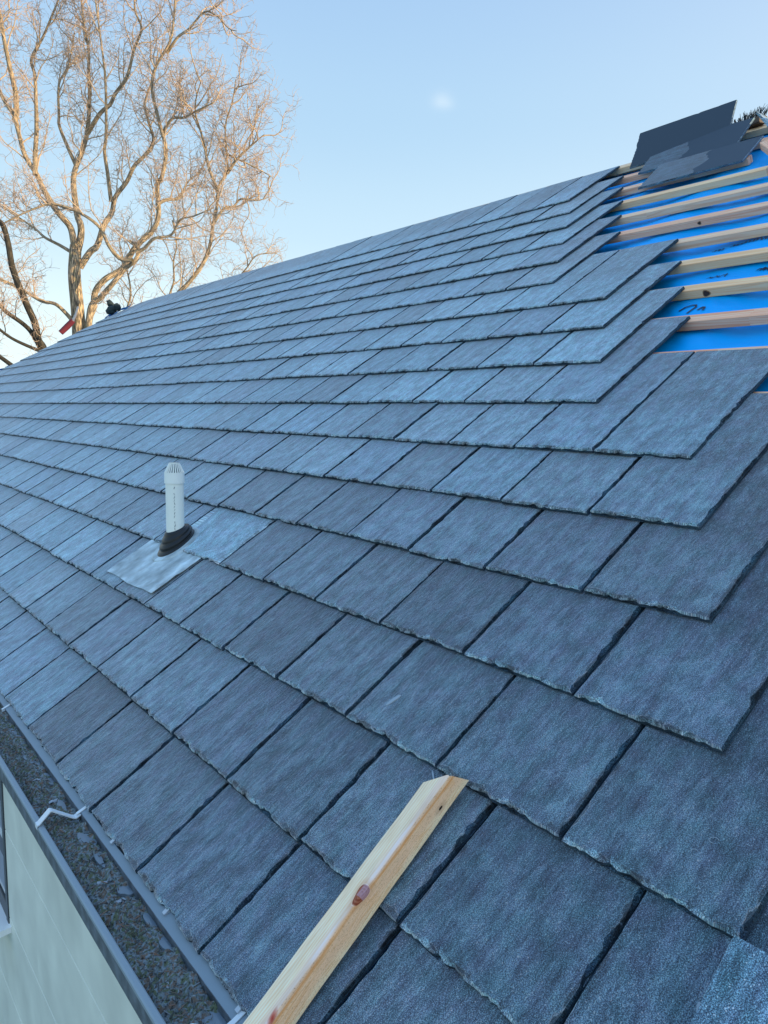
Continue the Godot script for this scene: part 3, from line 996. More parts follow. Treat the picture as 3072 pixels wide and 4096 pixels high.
	# normals from the bed itself
	for i in nx + 1:
		for j in nz + 1:
			var a := i * (nz + 1) + j
			var dx := bed.v[mini(i + 1, nx) * (nz + 1) + j] - bed.v[maxi(i - 1, 0) * (nz + 1) + j]
			var dz := bed.v[i * (nz + 1) + mini(j + 1, nz)] - bed.v[i * (nz + 1) + maxi(j - 1, 0)]
			bed.n[a] = dz.cross(dx).normalized()
	var moss := plain(1, 1, 1, 0.95)
	var m1 := noise_bytes(611, 512, 512, 0.05, 1, 1, 4)
	var m2 := noise_bytes(612, 512, 512, 0.02, 1, 1, 3)
	var md := PackedByteArray()
	md.resize(512 * 512 * 3)
	for i in 512 * 512:
		var a := m1[i] / 255.0
		var b := m2[i] / 255.0
		var col := Vector3(0.26, 0.31, 0.33).lerp(Vector3(0.55, 0.60, 0.62), a)
		col = col.lerp(Vector3(0.32, 0.35, 0.23), smoothstep(0.50, 0.75, b) * 0.8)
		col = col.lerp(Vector3(0.40, 0.33, 0.27), smoothstep(0.45, 0.25, b) * 0.8)
		if a > 0.78: col = col.lerp(Vector3(0.48, 0.54, 0.58), 0.6)
		if a < 0.28: col *= 0.6
		for k in 3: md[i * 3 + k] = int(clampf(col[k] * 255.0, 0, 255))
	moss.albedo_texture = as_texture(512, 512, Image.FORMAT_RGB8, md)
	moss.uv1_scale = Vector3(5, 5, 5)
	var bedo := MeshInstance3D.new()
	bedo.name = numbered("gutter_moss", self)
	bedo.mesh = bed.commit(null, moss)
	bedo.set_meta("kind", "stuff")
	tag(bedo, "dark wet moss and silt lying in the grey gutter", "moss")
	add_child(bedo)
	# needles, scraps and grit on the moss
	var blade := MB.new()
	blade.box(Vector3(-0.0007, -0.0004, -0.006), Vector3(0.0007, 0.0004, 0.006))
	var mm := MultiMesh.new()
	mm.transform_format = MultiMesh.TRANSFORM_3D
	mm.use_colors = true
	mm.mesh = blade.commit()
	mm.instance_count = 3600
	rng.seed = 63
	for i in mm.instance_count:
		var x := lerpf(-2.0, 1.75, pow(rng.randf(), 0.7))
		var q := clampf(0.5 + rng.randfn(0, 0.25), 0.02, 0.98)
		var z := lerpf(0.0135, 0.1025, q)
		var y := e - 0.043 + f.get_noise_2d(x * 1.3, z * 1.6) * 0.018 + f.get_noise_2d(x * 6.0 + 40.0, z * 6.0) * 0.008 + 0.007 * sin(q * PI) + 0.016 * (1.0 - q) + rng.randf_range(-0.001, 0.002)
		var b := Basis.from_euler(Vector3(rng.randfn(0, 0.5), rng.randf() * TAU, rng.randf() * TAU)).scaled(Vector3.ONE * rng.randf_range(0.4, 1.3))
		mm.set_instance_transform(i, Transform3D(b, Vector3(x, y, z)))
		var c := [Color(0.06, 0.07, 0.075), Color(0.15, 0.13, 0.11), Color(0.19, 0.23, 0.25), Color(0.12, 0.14, 0.08), Color(0.22, 0.14, 0.10)][[0, 0, 0, 1, 1, 2, 2, 3, 4][rng.randi() % 9]] as Color
		mm.set_instance_color(i, c)
	var litter := MultiMeshInstance3D.new()
	litter.name = numbered("gutter_litter", self)
	litter.multimesh = mm
	var lm := plain(1, 1, 1, 0.9)
	lm.vertex_color_use_as_albedo = true
	litter.material_override = lm
	litter.set_meta("kind", "stuff")
	tag(litter, "dead needles, twigs and scraps on the moss in the gutter", "leaf litter")
	add_child(litter)
	# frozen puddles along the back of the gutter
	var ice := MB.new()
	for k in 34:
		var cx := lerpf(-2.2, 1.6, k / 33.0) + rng.randf_range(-0.05, 0.05)
		var cz := rng.randf_range(0.016, 0.040)
		var a0 := rng.randf_range(0.02, 0.055)
		var b0 := rng.randf_range(0.006, 0.017)
		var ph := rng.randf() * 6.0
		var mid := Vector3(cx, e - 0.0275, cz)
		var prev := Vector3.ZERO
		for j in 25:
			var a := TAU * j / 24.0
			var w := 1.0 + 0.20 * sin(a * 2.0 + ph) + 0.08 * sin(a * 5.0 + ph * 2.0)
			var p := Vector3(cx + cos(a) * a0 * w, e - 0.029, maxf(0.0135, cz + sin(a) * b0 * w))
			if j > 0:
				ice.tri(mid, prev, p, Vector3.UP)
				ice.quad(prev, p, p - Vector3(0, 0.012, 0), prev - Vector3(0, 0.012, 0), (prev + p) / 2 - mid)
			prev = p
	var iceo := MeshInstance3D.new()
	iceo.name = numbered("gutter_ice", self)
	iceo.mesh = ice.commit(null, plain(0.15, 0.20, 0.24, 0.45))
	iceo.set_meta("kind", "stuff")
	tag(iceo, "thin grey ice along the back of the gutter", "ice")
	add_child(iceo)
	# flat frozen leaves and a snail shell one can tell apart
	var leafm := plain(0.30, 0.36, 0.41, 0.6)
	var spots := [[0.93, 0.048, 0.010, "pale frozen round leaf in the gutter near its strap, larger of a pair"], [0.85, 0.052, 0.008, "pale frozen leaf in the gutter just beyond the strap, smaller of a pair"], [0.44, 0.043, 0.009, "grey frozen leaf against the gutter back, uphill of the strap"], [1.20, 0.056, 0.007, "pale curled leaf in the gutter near the foreground batten"], [0.30, 0.046, 0.009, "grey frosted leaf in the far part of the gutter"]]
	for sp in spots:
		var d := MB.new()
		rng.seed = int(sp[0] * 1000)
		var cen := Vector3(0, 0.003, 0)
		var prev := Vector3.ZERO
		for k in 15:
			var a := TAU * k / 14.0
			var rr: float = sp[2] * (1.0 + 0.22 * sin(a * 2.0 + sp[0]) + 0.1 * sin(a * 5.0))
			var p := Vector3(cos(a) * rr * 1.3, 0.002 * sin(a * 3.0), sin(a) * rr * 0.75)
			if k > 0:
				d.tri(cen, prev, p, Vector3.UP)
				d.tri(cen - Vector3(0, 0.003, 0), prev - Vector3(0, 0.001, 0), p - Vector3(0, 0.001, 0), Vector3.DOWN)
			prev = p
		var z: float = sp[1]
		var o := MeshInstance3D.new()
		o.name = numbered("frozen_leaf", self)
		o.mesh = d.commit(null, leafm)
		tag(o, sp[3], "leaf", "frozen leaves in the gutter")
		add_child(o)
		o.position = Vector3(sp[0], e - 0.030, z)
		o.rotation.y = sp[0] * 5.0
	var sh := MB.new()
	var rings := []
	for k in 9:
		var t := k / 8.0
		var ring := []
		for j in 12:
			var a := TAU * j / 12.0
			var rr := 0.0075 * sin(clampf(t * PI * 0.92 + 0.1, 0, PI))
			ring.append(Vector3(cos(a) * rr, (t - 0.3) * 0.016, sin(a) * rr * 0.8))
		rings.append(ring)
	sh.skin(rings)
	var shell := MeshInstance3D.new()
	shell.name = numbered("snail_shell", self)
	shell.mesh = sh.commit(null, plain(0.48, 0.44, 0.34, 0.4))
	tag(shell, "small cream snail shell on the moss at the near end of the gutter", "shell")
	add_child(shell)
	shell.position = Vector3(1.345, e - 0.024, 0.062)
	shell.rotation = Vector3(1.2, 0.5, 0.3)

# ------------------------------------------------------------------ vent pipe
func build_vent() -> void:
	var at := roof_at(-0.412, 0.785, -0.005)
	var p := thing("vent_pipe", "white plastic vent pipe with slotted cap and black rubber boot, standing out of the slates", "vent pipe", at)
	var white := plain(0.86, 0.93, 0.86, 0.38)
	var R := 0.0345
	var tube := MB.new()
	tube.tube(PackedVector3Array([Vector3(0, 0.02, 0), Vector3(0, 0.15, 0), Vector3(0, 0.26, 0)]), PackedFloat32Array([R, R, R]), 40)
	var pipe := part("pipe", tube.commit(), p, Transform3D.IDENTITY, white)
	# printed code down the pipe: worn marks that cannot be read
	var ink := MB.new()
	rng.seed = 71
	var right := cam_fwd.cross(cam_up)
	var face := Vector3(right.x, 0, right.z).normalized() * 0.22 - Vector3(cam_fwd.x, 0, cam_fwd.z).normalized() * 0.97
	var fa := atan2(face.x, face.z)
	for k in 14:
		var y := 0.226 - k * 0.0122
		if k == 1 or k == 10: continue
		for j in 2:
			var a := fa + rng.randf_range(-0.07, 0.03)
			var w := rng.randf_range(0.04, 0.10)
			var hh := rng.randf_range(0.0012, 0.004)
			var yy := y + j * 0.0045
			var q: Array[Vector3] = []
			for c in [[a, -hh], [a + w, -hh], [a + w, hh], [a, hh]]:
				q.append(Vector3(sin(c[0]) * (R + 0.0004), yy + c[1], cos(c[0]) * (R + 0.0004)))
			ink.quad(q[0], q[1], q[2], q[3], face)
	part("printed_code", ink.commit(), pipe, Transform3D.IDENTITY, plain(0.25, 0.29, 0.30, 0.6))
	var cap := MB.new()
	cap.tube(PackedVector3Array([Vector3(0, 0.243, 0), Vector3(0, 0.2445, 0), Vector3(0, 0.252, 0), Vector3(0, 0.283, 0), Vector3(0, 0.287, 0)]), PackedFloat32Array([R + 0.0008, R + 0.0036, R + 0.0036, R + 0.0036, R + 0.002]), 40)
	cap.tube(PackedVector3Array([Vector3(0, 0.320, 0), Vector3(0, 0.3235, 0), Vector3(0, 0.3245, 0)]), PackedFloat32Array([0.0205, 0.019, 0.0008]), 40)
	var capo := part("cap", cap.commit(), p, Transform3D.IDENTITY, plain(0.88, 0.95, 0.90, 0.35))
	var dark := MB.new()
	dark.tube(PackedVector3Array([Vector3(0, 0.284, 0), Vector3(0, 0.3215, 0)]), PackedFloat32Array([R - 0.003, 0.0165]), 32)
	part("slot_recess", dark.commit(), capo, Transform3D.IDENTITY, plain(0.22, 0.28, 0.30, 0.6))
	for k in 24:
		var a := TAU * k / 24.0
		var rb := MB.new()
		rb.tube(PackedVector3Array([Vector3(sin(a) * (R + 0.0012), 0.285, cos(a) * (R + 0.0012)), Vector3(sin(a) * 0.0195, 0.3205, cos(a) * 0.0195)]), PackedFloat32Array([0.0027, 0.0018]), 6)
		part("rib", rb.commit(), capo, Transform3D.IDENTITY, plain(0.88, 0.95, 0.90, 0.35))
	# rubber boot: from an oval on the slope up to the pipe, in pleats
	var rb2 := roof_basis()
	var boot := MB.new()
	var rings := []
	var steps := [[0.0, 1.34, 0.000], [0.0, 1.36, 0.006], [0.03, 1.30, 0.011], [0.08, 1.16, 0.013], [0.12, 1.15, 0.018], [0.18, 1.25, 0.023], [0.24, 1.23, 0.028], [0.32, 1.08, 0.030], [0.38, 1.09, 0.036], [0.46, 1.16, 0.041], [0.55, 1.12, 0.046], [0.66, 0.98, 0.048], [0.74, 0.99, 0.054], [0.82, 1.04, 0.060], [0.93, 0.92, 0.064], [1.0, 0.0, 0.070]]
	for sp in steps:
		var ring := []
		for k in 40:
			var a := TAU * k / 40.0
			var t: float = sp[0]
			var low: Vector3 = rb2 * Vector3(cos(a) * 0.052 * sp[1], sin(a) * 0.063 * sp[1] + 0.004, 0.003) + Vector3(0, sp[2] * 0.9, 0)
			var high := Vector3(cos(a) * (R + 0.0035), 0.064 - sin(a) * -0.012, -sin(a) * (R + 0.0035))
			var pos := low.lerp(high, pow(t, 1.5))
			if t >= 1.0: pos = Vector3(cos(a) * (R + 0.0005), 0.068 + sin(a) * 0.014, -sin(a) * (R + 0.0005))
			ring.append(pos)
		rings.append(ring)
	boot.skin(rings)
	part("rubber_boot", boot.commit(), p, Transform3D.IDENTITY, plain(0.008, 0.011, 0.013, 0.34, 0.0, 0.45))
	# lead flashing: apron below, upstand ring round the boot
	var lead := plain(0.72, 0.87, 0.93, 0.5, 0.0)
	var ln := noise_bytes(701, 256, 256, 0.02, 1, 1, 4)
	var lb := PackedByteArray()
	lb.resize(256 * 256 * 3)
	for i in 256 * 256:
		var k := clampi(200 + int((ln[i] - 128) * 0.55), 0, 255)
		lb[i * 3] = k - 4; lb[i * 3 + 1] = k; lb[i * 3 + 2] = k
	lead.albedo_texture = as_texture(256, 256, Image.FORMAT_RGB8, lb)
	lead.uv1_triplanar = true
	lead.uv1_scale = Vector3(2.2, 2.2, 2.2)
	var f := FastNoiseLite.new()
	f.seed = 72
	f.frequency = 3.5
	var ap := MB.new()
	var n1 := 26
	var n2 := 14
	var inv := rb2.transposed()
	var u0 := -0.412
	var s0 := 0.785
	for i in n1:
		for j in n2:
			var q: Array[Vector3] = []
			for c in [[i, j], [i + 1, j], [i + 1, j + 1], [i, j + 1]]:
				var uu := lerpf(-0.634, -0.163, float(c[0]) / n1)
				var ss := lerpf(0.556 + 0.004 * sin(uu * 20.0), 0.80, float(c[1]) / n2)
				var zz := 0.0035 - STEP * (ss - 0.511) / GAUGE + absf(f.get_noise_2d(uu * 3.0, ss * 3.0)) * 0.007
				var tail := 1.0 - float(c[1]) / n2
				var side := absf(float(c[0]) / n1 - 0.5) * 2.0
				zz += 0.010 * pow(side, 8.0) * tail * (1.0 if c[0] > n1 / 2 else 0.4)
				zz += 0.004 * exp(-pow((uu + 0.42 - (ss - 0.6) * 0.6) / 0.02, 2.0))
				q.append(Vector3(uu - u0, ss - s0, zz + 0.005))
			var up := Vector3(0, 0, 1)
			ap.quad(rb2 * q[0], rb2 * q[1], rb2 * q[2], rb2 * q[3], rb2 * up)
			var dz := Vector3(0, 0, -0.002)
			if j == 0: ap.quad(rb2 * q[0], rb2 * q[1], rb2 * (q[1] + dz), rb2 * (q[0] + dz), rb2 * Vector3(0, -1, 0))
			if i == n1 - 1: ap.quad(rb2 * q[1], rb2 * q[2], rb2 * (q[2] + dz), rb2 * (q[1] + dz), rb2 * Vector3(1, 0, 0))
			if i == 0: ap.quad(rb2 * q[0], rb2 * q[3], rb2 * (q[3] + dz), rb2 * (q[0] + dz), rb2 * Vector3(-1, 0, 0))
	part("flashing_apron", ap.commit(), p, Transform3D.IDENTITY, lead)
	var col := MB.new()
	var crings := []
	for sp in [[1.04, 0.002], [1.0, 0.0095], [0.96, 0.0115], [0.90, 0.0118], [0.84, 0.0108], [0.66, 0.0115], [0.60, 0.017]]:
		var ring := []
		for k in 44:
			var a := TAU * k / 44.0
			ring.append(rb2 * Vector3(cos(a) * 0.098 * sp[0], sin(a) * 0.104 * sp[0] + 0.002, sp[1] - 0.004))
		crings.append(ring)
	col.skin(crings)
	part("flashing_collar", col.commit(), p, Transform3D.IDENTITY, lead)

# ------------------------------------------------------------------ loose things on the roof
func roof_frame(u: float, s: float, n: float, phi: float, yaw: float) -> Transform3D:
	# x along the eaves turned by yaw, y up the slope lifted by phi
	var a := Vector3(cos(yaw), sin(yaw), 0)
	var b := Vector3(-sin(yaw) * cos(phi), cos(yaw) * cos(phi), sin(phi))
	var rb := roof_basis()
	return Transform3D(Basis(rb * a, rb * b, rb * a.cross(b)), roof_at(u, s, n))

func loose_slate(label: String, xf: Transform3D, cell: int, frosted: bool, smooth: bool, split := 0.0) -> void:
	var o := MeshInstance3D.new()
	o.name = numbered("loose_slate", self)
	o.mesh = slate_mesh(cell, 300 + cell, SLATE_W - 0.0068, SLATE_L, true, split)
	o.set_surface_override_material(2, slate_tints[23] if frosted else slate_chip)
	if split > 0.0: o.set_surface_override_material(3, loose_tints[1])
	o.set_surface_override_material(0, slate_tints[14] if frosted else loose_tints[1 if smooth else 0])
	o.set_surface_override_material(1, loose_tints[2] if not frosted else slate_tints[23])
	tag(o, label, "slate", "loose slates")
	add_child(o)
	o.transform = xf

func build_loose() -> void:
	var dull := slate_material(0.24, 0.27, 0.31)
	dull.heightmap_scale = 0.15
	loose_tints.append(dull)
	var back := plain(0.026, 0.046, 0.068, 0.6)
	loose_tints.append(back)
	loose_tints.append(slate_material(0.45, 0.55, 0.62))
	# long side along the eaves: turn the slate a quarter
	var turn := Transform3D(Basis(Vector3(0, -1, 0), Vector3(1, 0, 0), Vector3(0, 0, 1)), Vector3(0, 0.15, 0.0))
	loose_slate("dark smooth slate standing steepest at the back of the stack on the ridge", roof_frame(-0.589, 4.538, -0.0115, 0.449, 0.138) * turn, 3, false, true)
	loose_slate("half frosted slate in the middle of the leaning stack near the ridge", roof_frame(-0.471, 4.425, -0.028, 0.205, 0.003) * turn, 5, false, false, 0.26)
	loose_slate("half frosted slate lowest and frontmost of the stack, resting on a batten", roof_frame(-0.30, 4.125, -0.030, 0.070, 0.045) * turn, 8, false, false, 0.33)
	loose_slate("pale frosted slate leaning far right behind the stack beside the brush", Transform3D(Basis(Vector3(0.0, -0.03, -1.0).normalized(), Vector3(-0.62, 0.78, -0.0234).normalized(), Vector3(0.0, -0.03, -1.0).cross(Vector3(-0.62, 0.78, -0.0234)).normalized()).orthonormalized(), roof_at(0.40, 4.44, -0.10)) * turn, 9, true, false)
	loose_slate("frost rimmed slate lying on others at the lower right corner", roof_frame(2.10, -0.095, 0.024, 0.0, 0.02), 2, true, false)
	# brush with dark bristles on the ridge
	var br := thing("brush", "brush with stiff dark bristles sticking up behind the stacked slates on the ridge", "brush", roof_at(0.03, 4.80, -0.035), Basis(Vector3.UP, -0.3))
	var stock := MB.new()
	stock.box(Vector3(-0.12, -0.01, -0.03), Vector3(0.12, 0.03, 0.03), Transform3D.IDENTITY, 0.005)
	part("stock", stock.commit(), br, Transform3D.IDENTITY, plain(0.10, 0.07, 0.05, 0.7))
	var hair := MB.new()
	rng.seed = 81
	for i in 150:
		var p := Vector3(rng.randf_range(-0.115, 0.115), 0.028, rng.randf_range(-0.026, 0.026))
		var q := p + Vector3(rng.randfn(p.x * 0.25, 0.014), rng.randf_range(0.03, 0.06), rng.randfn(0, 0.010))
		hair.tube(PackedVector3Array([p, (p + q) / 2 + Vector3(0.002, 0, 0), q]), PackedFloat32Array([0.0022, 0.002, 0.001]), 4)
	part("bristles", hair.commit(), br, Transform3D.IDENTITY, plain(0.02, 0.035, 0.045, 0.7))
	# batten offcut in the foreground, square in section
	var tex := offcut_texture()
	var om := textured(tex, 0.62)
	om.metallic_specular = 0.35
	var top := Vector3(1.433, 0.492, 0.05)
	var low := Vector3(1.462, 0.032, 0.05)
	var ax := (low - top).normalized()
	var o := thing("batten_offcut", "pale pine batten offcut with a dark knot lying across the slates in the foreground", "timber", roof_at(top.x, top.y, 0.0), roof_basis())
	var oc := MB.new()
	# cross-section: arris on top, one face to the left, one to the right, with soft corners
	var side := ax.cross(Vector3(0, 0, 1)).normalized()
	if side.x > 0: side = -side
	var sec := [[0.043, -0.008, 0.0], [0.0425, -0.0055, 0.02], [0.003, 0.0002, 0.478], [0.0, 0.0008, 0.49], [-0.0012, -0.0006, 0.50], [-0.0022, -0.0035, 0.515], [-0.0075, -0.0425, 0.98], [-0.006, -0.0445, 1.0], [0.036, -0.0490, 1.2]]
	var len := 1.1
	var nseg := 22
	var skew := [0.034, 0.032, 0.002, 0.0, 0.0, -0.002, -0.024, -0.025, 0.03]
	for i in nseg:
		for k in sec.size():
			var k2 := (k + 1) % sec.size()
			var q: Array[Vector3] = []
			var uvs: Array[Vector2] = []
			for c in [[k, i], [k2, i], [k2, i + 1], [k, i + 1]]:
				var sc: Array = sec[c[0]]
				var d: float = len * float(c[1]) / nseg
				if c[1] == 0: d = skew[c[0]] + 0.0012 * sin(c[0] * 5.0)
				var pt: Vector3 = ax * d + side * (float(sc[0]) + 0.0006 * sin(d * 37.0 + c[0])) + Vector3(0, 0, 0.05 + float(sc[1]))
				q.append(pt)
				var uu: float = sc[2]
				if k2 == 0 and c[0] == 0: uu = 1.4
				uvs.append(Vector2(uu, d / 0.5))
			var s1: Array = sec[k]
			var s2: Array = sec[k2]
			var e2 := Vector2(float(s2[0]) - float(s1[0]), float(s2[1]) - float(s1[1]))
			var out := Vector2(e2.y, -e2.x)
			var mid := Vector2((float(s1[0]) + float(s2[0])) / 2 - 0.018, (float(s1[1]) + float(s2[1])) / 2 + 0.025)
			if out.dot(mid) < 0: out = -out
			oc.quad(q[0], q[1], q[2], q[3], side * out.x + Vector3(0, 0, out.y), uvs[0], uvs[1], uvs[2], uvs[3])
	var ring0: Array[Vector3] = []
	for k in sec.size():
		ring0.append(ax * (skew[k] + 0.0012 * sin(k * 5.0)) + side * (float(sec[k][0]) + 0.0006 * sin(skew[k] * 37.0 + k)) + Vector3(0, 0, 0.05 + float(sec[k][1])))
	for k in range(1, sec.size() - 1):
		oc.tri(ring0[0], ring0[k], ring0[k + 1], -ax, Vector2(0.1, 0.0), Vector2(0.2, 0.02), Vector2(0.3, 0.03))
	part("batten", oc.commit(), o, Transform3D.IDENTITY, om)
	# shavings and scraps lying on the slates
	var frost := plain(0.30, 0.38, 0.44, 0.6)
	for it in [[1.131, 0.598, 0.040, 0.009, -0.35, "frosted flat sliver of wood lying on a slate uphill of the batten offcut"], [1.03, 0.732, 0.017, 0.002, -0.6, "thin frosted splinter standing near a joint above the flat sliver"], [1.937, 0.403, 0.022, 0.006, 0.4, "pale splinter of wood on the slate left of the frost rimmed slate"], [1.352, 0.497, 0.03, 0.003, 0.9, "thin grey wire end at the tip of the batten offcut"]]:
		var b := MB.new()
		var L: float = it[2]
		var W: float = it[3]
		for k in 6:
			var t0 := k / 6.0 - 0.5
			var t1 := (k + 1) / 6.0 - 0.5
			var w0 := W * (0.5 - 0.35 * pow(absf(t0) * 2.0, 4.0)) 
			var w1 := W * (0.5 - 0.35 * pow(absf(t1) * 2.0, 4.0))
			var z0 := 0.0022 + 0.0012 * cos(t0 * 3.0)
			var z1 := 0.0022 + 0.0012 * cos(t1 * 3.0)
			b.quad(Vector3(-w0, t0 * L, z0), Vector3(w0, t0 * L, z0), Vector3(w1, t1 * L, z1), Vector3(-w1, t1 * L, z1), Vector3(0, 0, 1))
			b.quad(Vector3(-w0, t0 * L, 0), Vector3(w0, t0 * L, 0), Vector3(w1, t1 * L, 0), Vector3(-w1, t1 * L, 0), Vector3(0, 0, -1))
			for sg in [-1, 1]:
				b.quad(Vector3(sg * w0, t0 * L, 0), Vector3(sg * w0, t0 * L, z0), Vector3(sg * w1, t1 * L, z1), Vector3(sg * w1, t1 * L, 0), Vector3(sg, 0, 0))
		var so := MeshInstance3D.new()
		so.name = numbered("wood_sliver", self)
		so.mesh = b.commit(null, frost)
		tag(so, it[5], "wood scrap", "scraps on the slates")
		add_child(so)
		var drop := STEP * fposmod(it[1] - FIRST, GAUGE) / GAUGE
		so.transform = roof_frame(it[0], it[1], 0.0005 - drop, 0.0, it[4])
	for it in [[1.852, 0.621, 0.0045, "curled pale shaving on the slate uphill of the frost rimmed slate"], [1.836, 0.592, 0.003, "smaller curled shaving beside the pale curl on the slate"]]:
		var b := MB.new()
		var pts := PackedVector3Array()
		var rad := PackedFloat32Array()
		for k in 14:
			var a := k / 13.0 * 4.6
			pts.append(Vector3(cos(a) * float(it[2]) * 1.5, sin(a) * float(it[2]), 0.001 + 0.0006 * sin(a)))
			rad.append(0.0005)
		b.tube(pts, rad, 5)
		var so := MeshInstance3D.new()
		so.name = numbered("wood_shaving", self)
		so.mesh = b.commit(null, frost)
		tag(so, it[3], "wood shaving", "scraps on the slates")
		add_child(so)
		so.transform = roof_frame(it[0], it[1], -0.004, 0.0, 0.4)
	# on the far hip: a red handled tool and a dark bundle
	var rt := thing("roofing_tool", "red handled tool with grey bar at the far roof end by the tree", "tool", roof_at(-11.1, 4.06, 0.02), roof_basis())
	var hd := MB.new()
	hd.tube(PackedVector3Array([Vector3(-0.05, -0.14, 0.025), Vector3(0.0, 0.0, 0.06), Vector3(0.06, 0.12, 0.10)]), PackedFloat32Array([0.045, 0.05, 0.045]), 10, 1.0, true)
	part("handle", hd.commit(), rt, Transform3D.IDENTITY, plain(0.15, 0.018, 0.028, 0.7))
	var bar := MB.new()
	bar.tube(PackedVector3Array([Vector3(0.06, 0.12, 0.10), Vector3(0.10, 0.19, 0.15), Vector3(0.16, 0.30, 0.25)]), PackedFloat32Array([0.020, 0.018, 0.016]), 8, 1.0, true)
	part("bar", bar.commit(), rt, Transform3D.IDENTITY, plain(0.42, 0.46, 0.50, 0.35, 0.6))
	var bag := thing("glove_bundle", "dark crumpled work glove lying on the far corner of the ridge", "glove", roof_at(-9.75, 4.40, 0.0), roof_basis())
	var f := FastNoiseLite.new()
	f.seed = 91
	f.frequency = 1.1
	for b4 in [[Vector3(0, 0, 0.06), Vector3(0.10, 0.09, 0.065), "palm"], [Vector3(-0.04, 0.05, 0.12), Vector3(0.045, 0.05, 0.09), "thumb"], [Vector3(0.10, 0.07, 0.06), Vector3(0.055, 0.05, 0.06), "cuff"]]:
		var g := MB.new()
		var rings := []
		for i in 13:
			var a := PI * i / 12.0
			var ring := []
			for k in 16:
				var b := TAU * k / 16.0
				var d := Vector3(sin(a) * cos(b), sin(a) * sin(b), -cos(a))
				ring.append(b4[0] + d * b4[1] * (1.0 + 0.35 * f.get_noise_3dv(d * 1.6 + b4[0] * 9.0)))
			rings.append(ring)
		g.skin(rings)
		part(b4[2], g.commit(), bag, Transform3D.IDENTITY, plain(0.012, 0.03, 0.035, 0.8))

# ------------------------------------------------------------------ trees
var tree_origin := Vector3(-13.2758, 0, -11.9770)
var tree_right := Vector3(0.624387, 0, -0.781115)
var tree_away := Vector3(-0.781115, 0, -0.624387)

func limb_points(flat: Array, depth0: float, depth1: float, sd: int) -> PackedVector3Array:
	# (across, up) pairs smoothed into a curve that also wanders in depth
	var r := RandomNumberGenerator.new()
	r.seed = sd
	var cv := Curve3D.new()
	var n := flat.size() / 2
	var pts: Array[Vector3] = []
	for i in n:
		var t := float(i) / maxf(1, n - 1)
		var dep := lerpf(depth0, depth1, t) + r.randf_range(-0.12, 0.12) * minf(1.0, i)
		pts.append(tree_origin + tree_right * float(flat[i * 2]) + Vector3.UP * float(flat[i * 2 + 1]) + tree_away * dep)
	for i in n:
		var tan := (pts[mini(i + 1, n - 1)] - pts[maxi(i - 1, 0)]) / 6.0
		cv.add_point(pts[i], -tan, tan)
	cv.bake_interval = 0.09
	return cv.get_baked_points()

func wander(from: Vector3, dir: Vector3, length: float, seg: int, r: RandomNumberGenerator, twist: float, lift: float) -> PackedVector3Array:
	# a corkscrewing shoot
	var pts := PackedVector3Array([from])
	var d := dir.normalized()
	var ax := Vector3(r.randfn(0, 1), r.randfn(0, 1), r.randfn(0, 1)).normalized()
	var p := from
	var sgn := 1.0
	for i in seg:
		if r.randf() < 0.45:
			ax = (ax + Vector3(r.randfn(0, 1), r.randfn(0, 1), r.randfn(0, 1)) * 0.8).normalized()
			sgn = -sgn
		d = d.rotated(ax, sgn * twist * r.randf_range(0.3, 1.3))
		d = (d + Vector3.UP * lift + dir * 0.12).normalized()
		p += d * length / seg
		pts.append(p)
	return pts

func taper(n: int, a: float, b: float) -> PackedFloat32Array:
	var o := PackedFloat32Array()
	for i in n: o.append(lerpf(a, b, pow(float(i) / maxf(1, n - 1), 0.8)))
	return o

func grow(limb: PackedVector3Array, start: float, n_sec: int, r: RandomNumberGenerator, sec: MB, tw: MB, size: float, keep_low := false) -> void:
	for k in n_sec:
		var t := start + (1.0 - start) * (k + r.randf()) / n_sec
		var i := clampi(int(t * (limb.size() - 1)), 1, limb.size() - 2)
		var d := (limb[i + 1] - limb[i - 1]).normalized()
		var side := d.cross(Vector3(r.randfn(0, 1), r.randfn(0, 1), r.randfn(0, 1))).normalized()
		var dir := (d * 0.55 + side * r.randf_range(0.5, 1.0) + Vector3.UP * (0.25 if not keep_low else 0.05)).normalized()
		var ln := size * r.randf_range(0.55, 1.25) * (1.15 - 0.4 * t)
		var pts := wander(limb[i], dir, ln, 14, r, 0.36, 0.10)
		sec.tube(pts, taper(pts.size(), 0.023 * size / 1.6, 0.006), 5)
		for q in 9:
			var j := clampi(int((0.2 + 0.8 * (q + r.randf()) / 9.0) * (pts.size() - 1)), 1, pts.size() - 1)
			var dd := (pts[j] - pts[j - 1]).normalized()
			var sd := dd.cross(Vector3(r.randfn(0, 1), r.randfn(0, 1), r.randfn(0, 1))).normalized()
			var tp := wander(pts[j], (dd * 0.6 + sd * 0.9 + Vector3.UP * 0.15).normalized(), r.randf_range(0.35, 0.85), 9, r, 0.60, 0.04)
			tw.tube(tp, taper(tp.size(), 0.0072, 0.0032), 4)
			for z in 4:
				var m := clampi(int(r.randf_range(0.25, 1.0) * (tp.size() - 1)), 1, tp.size() - 1)
				var d3 := (tp[m] - tp[m - 1]).normalized()
				var s3 := d3.cross(Vector3(r.randfn(0, 1), r.randfn(0, 1), r.randfn(0, 1))).normalized()
				var t3 := wander(tp[m], (d3 * 0.5 + s3).normalized(), r.randf_range(0.14, 0.42), 6, r, 0.75, 0.02)
				tw.tube(t3, taper(t3.size(), 0.0046, 0.0024), 3)

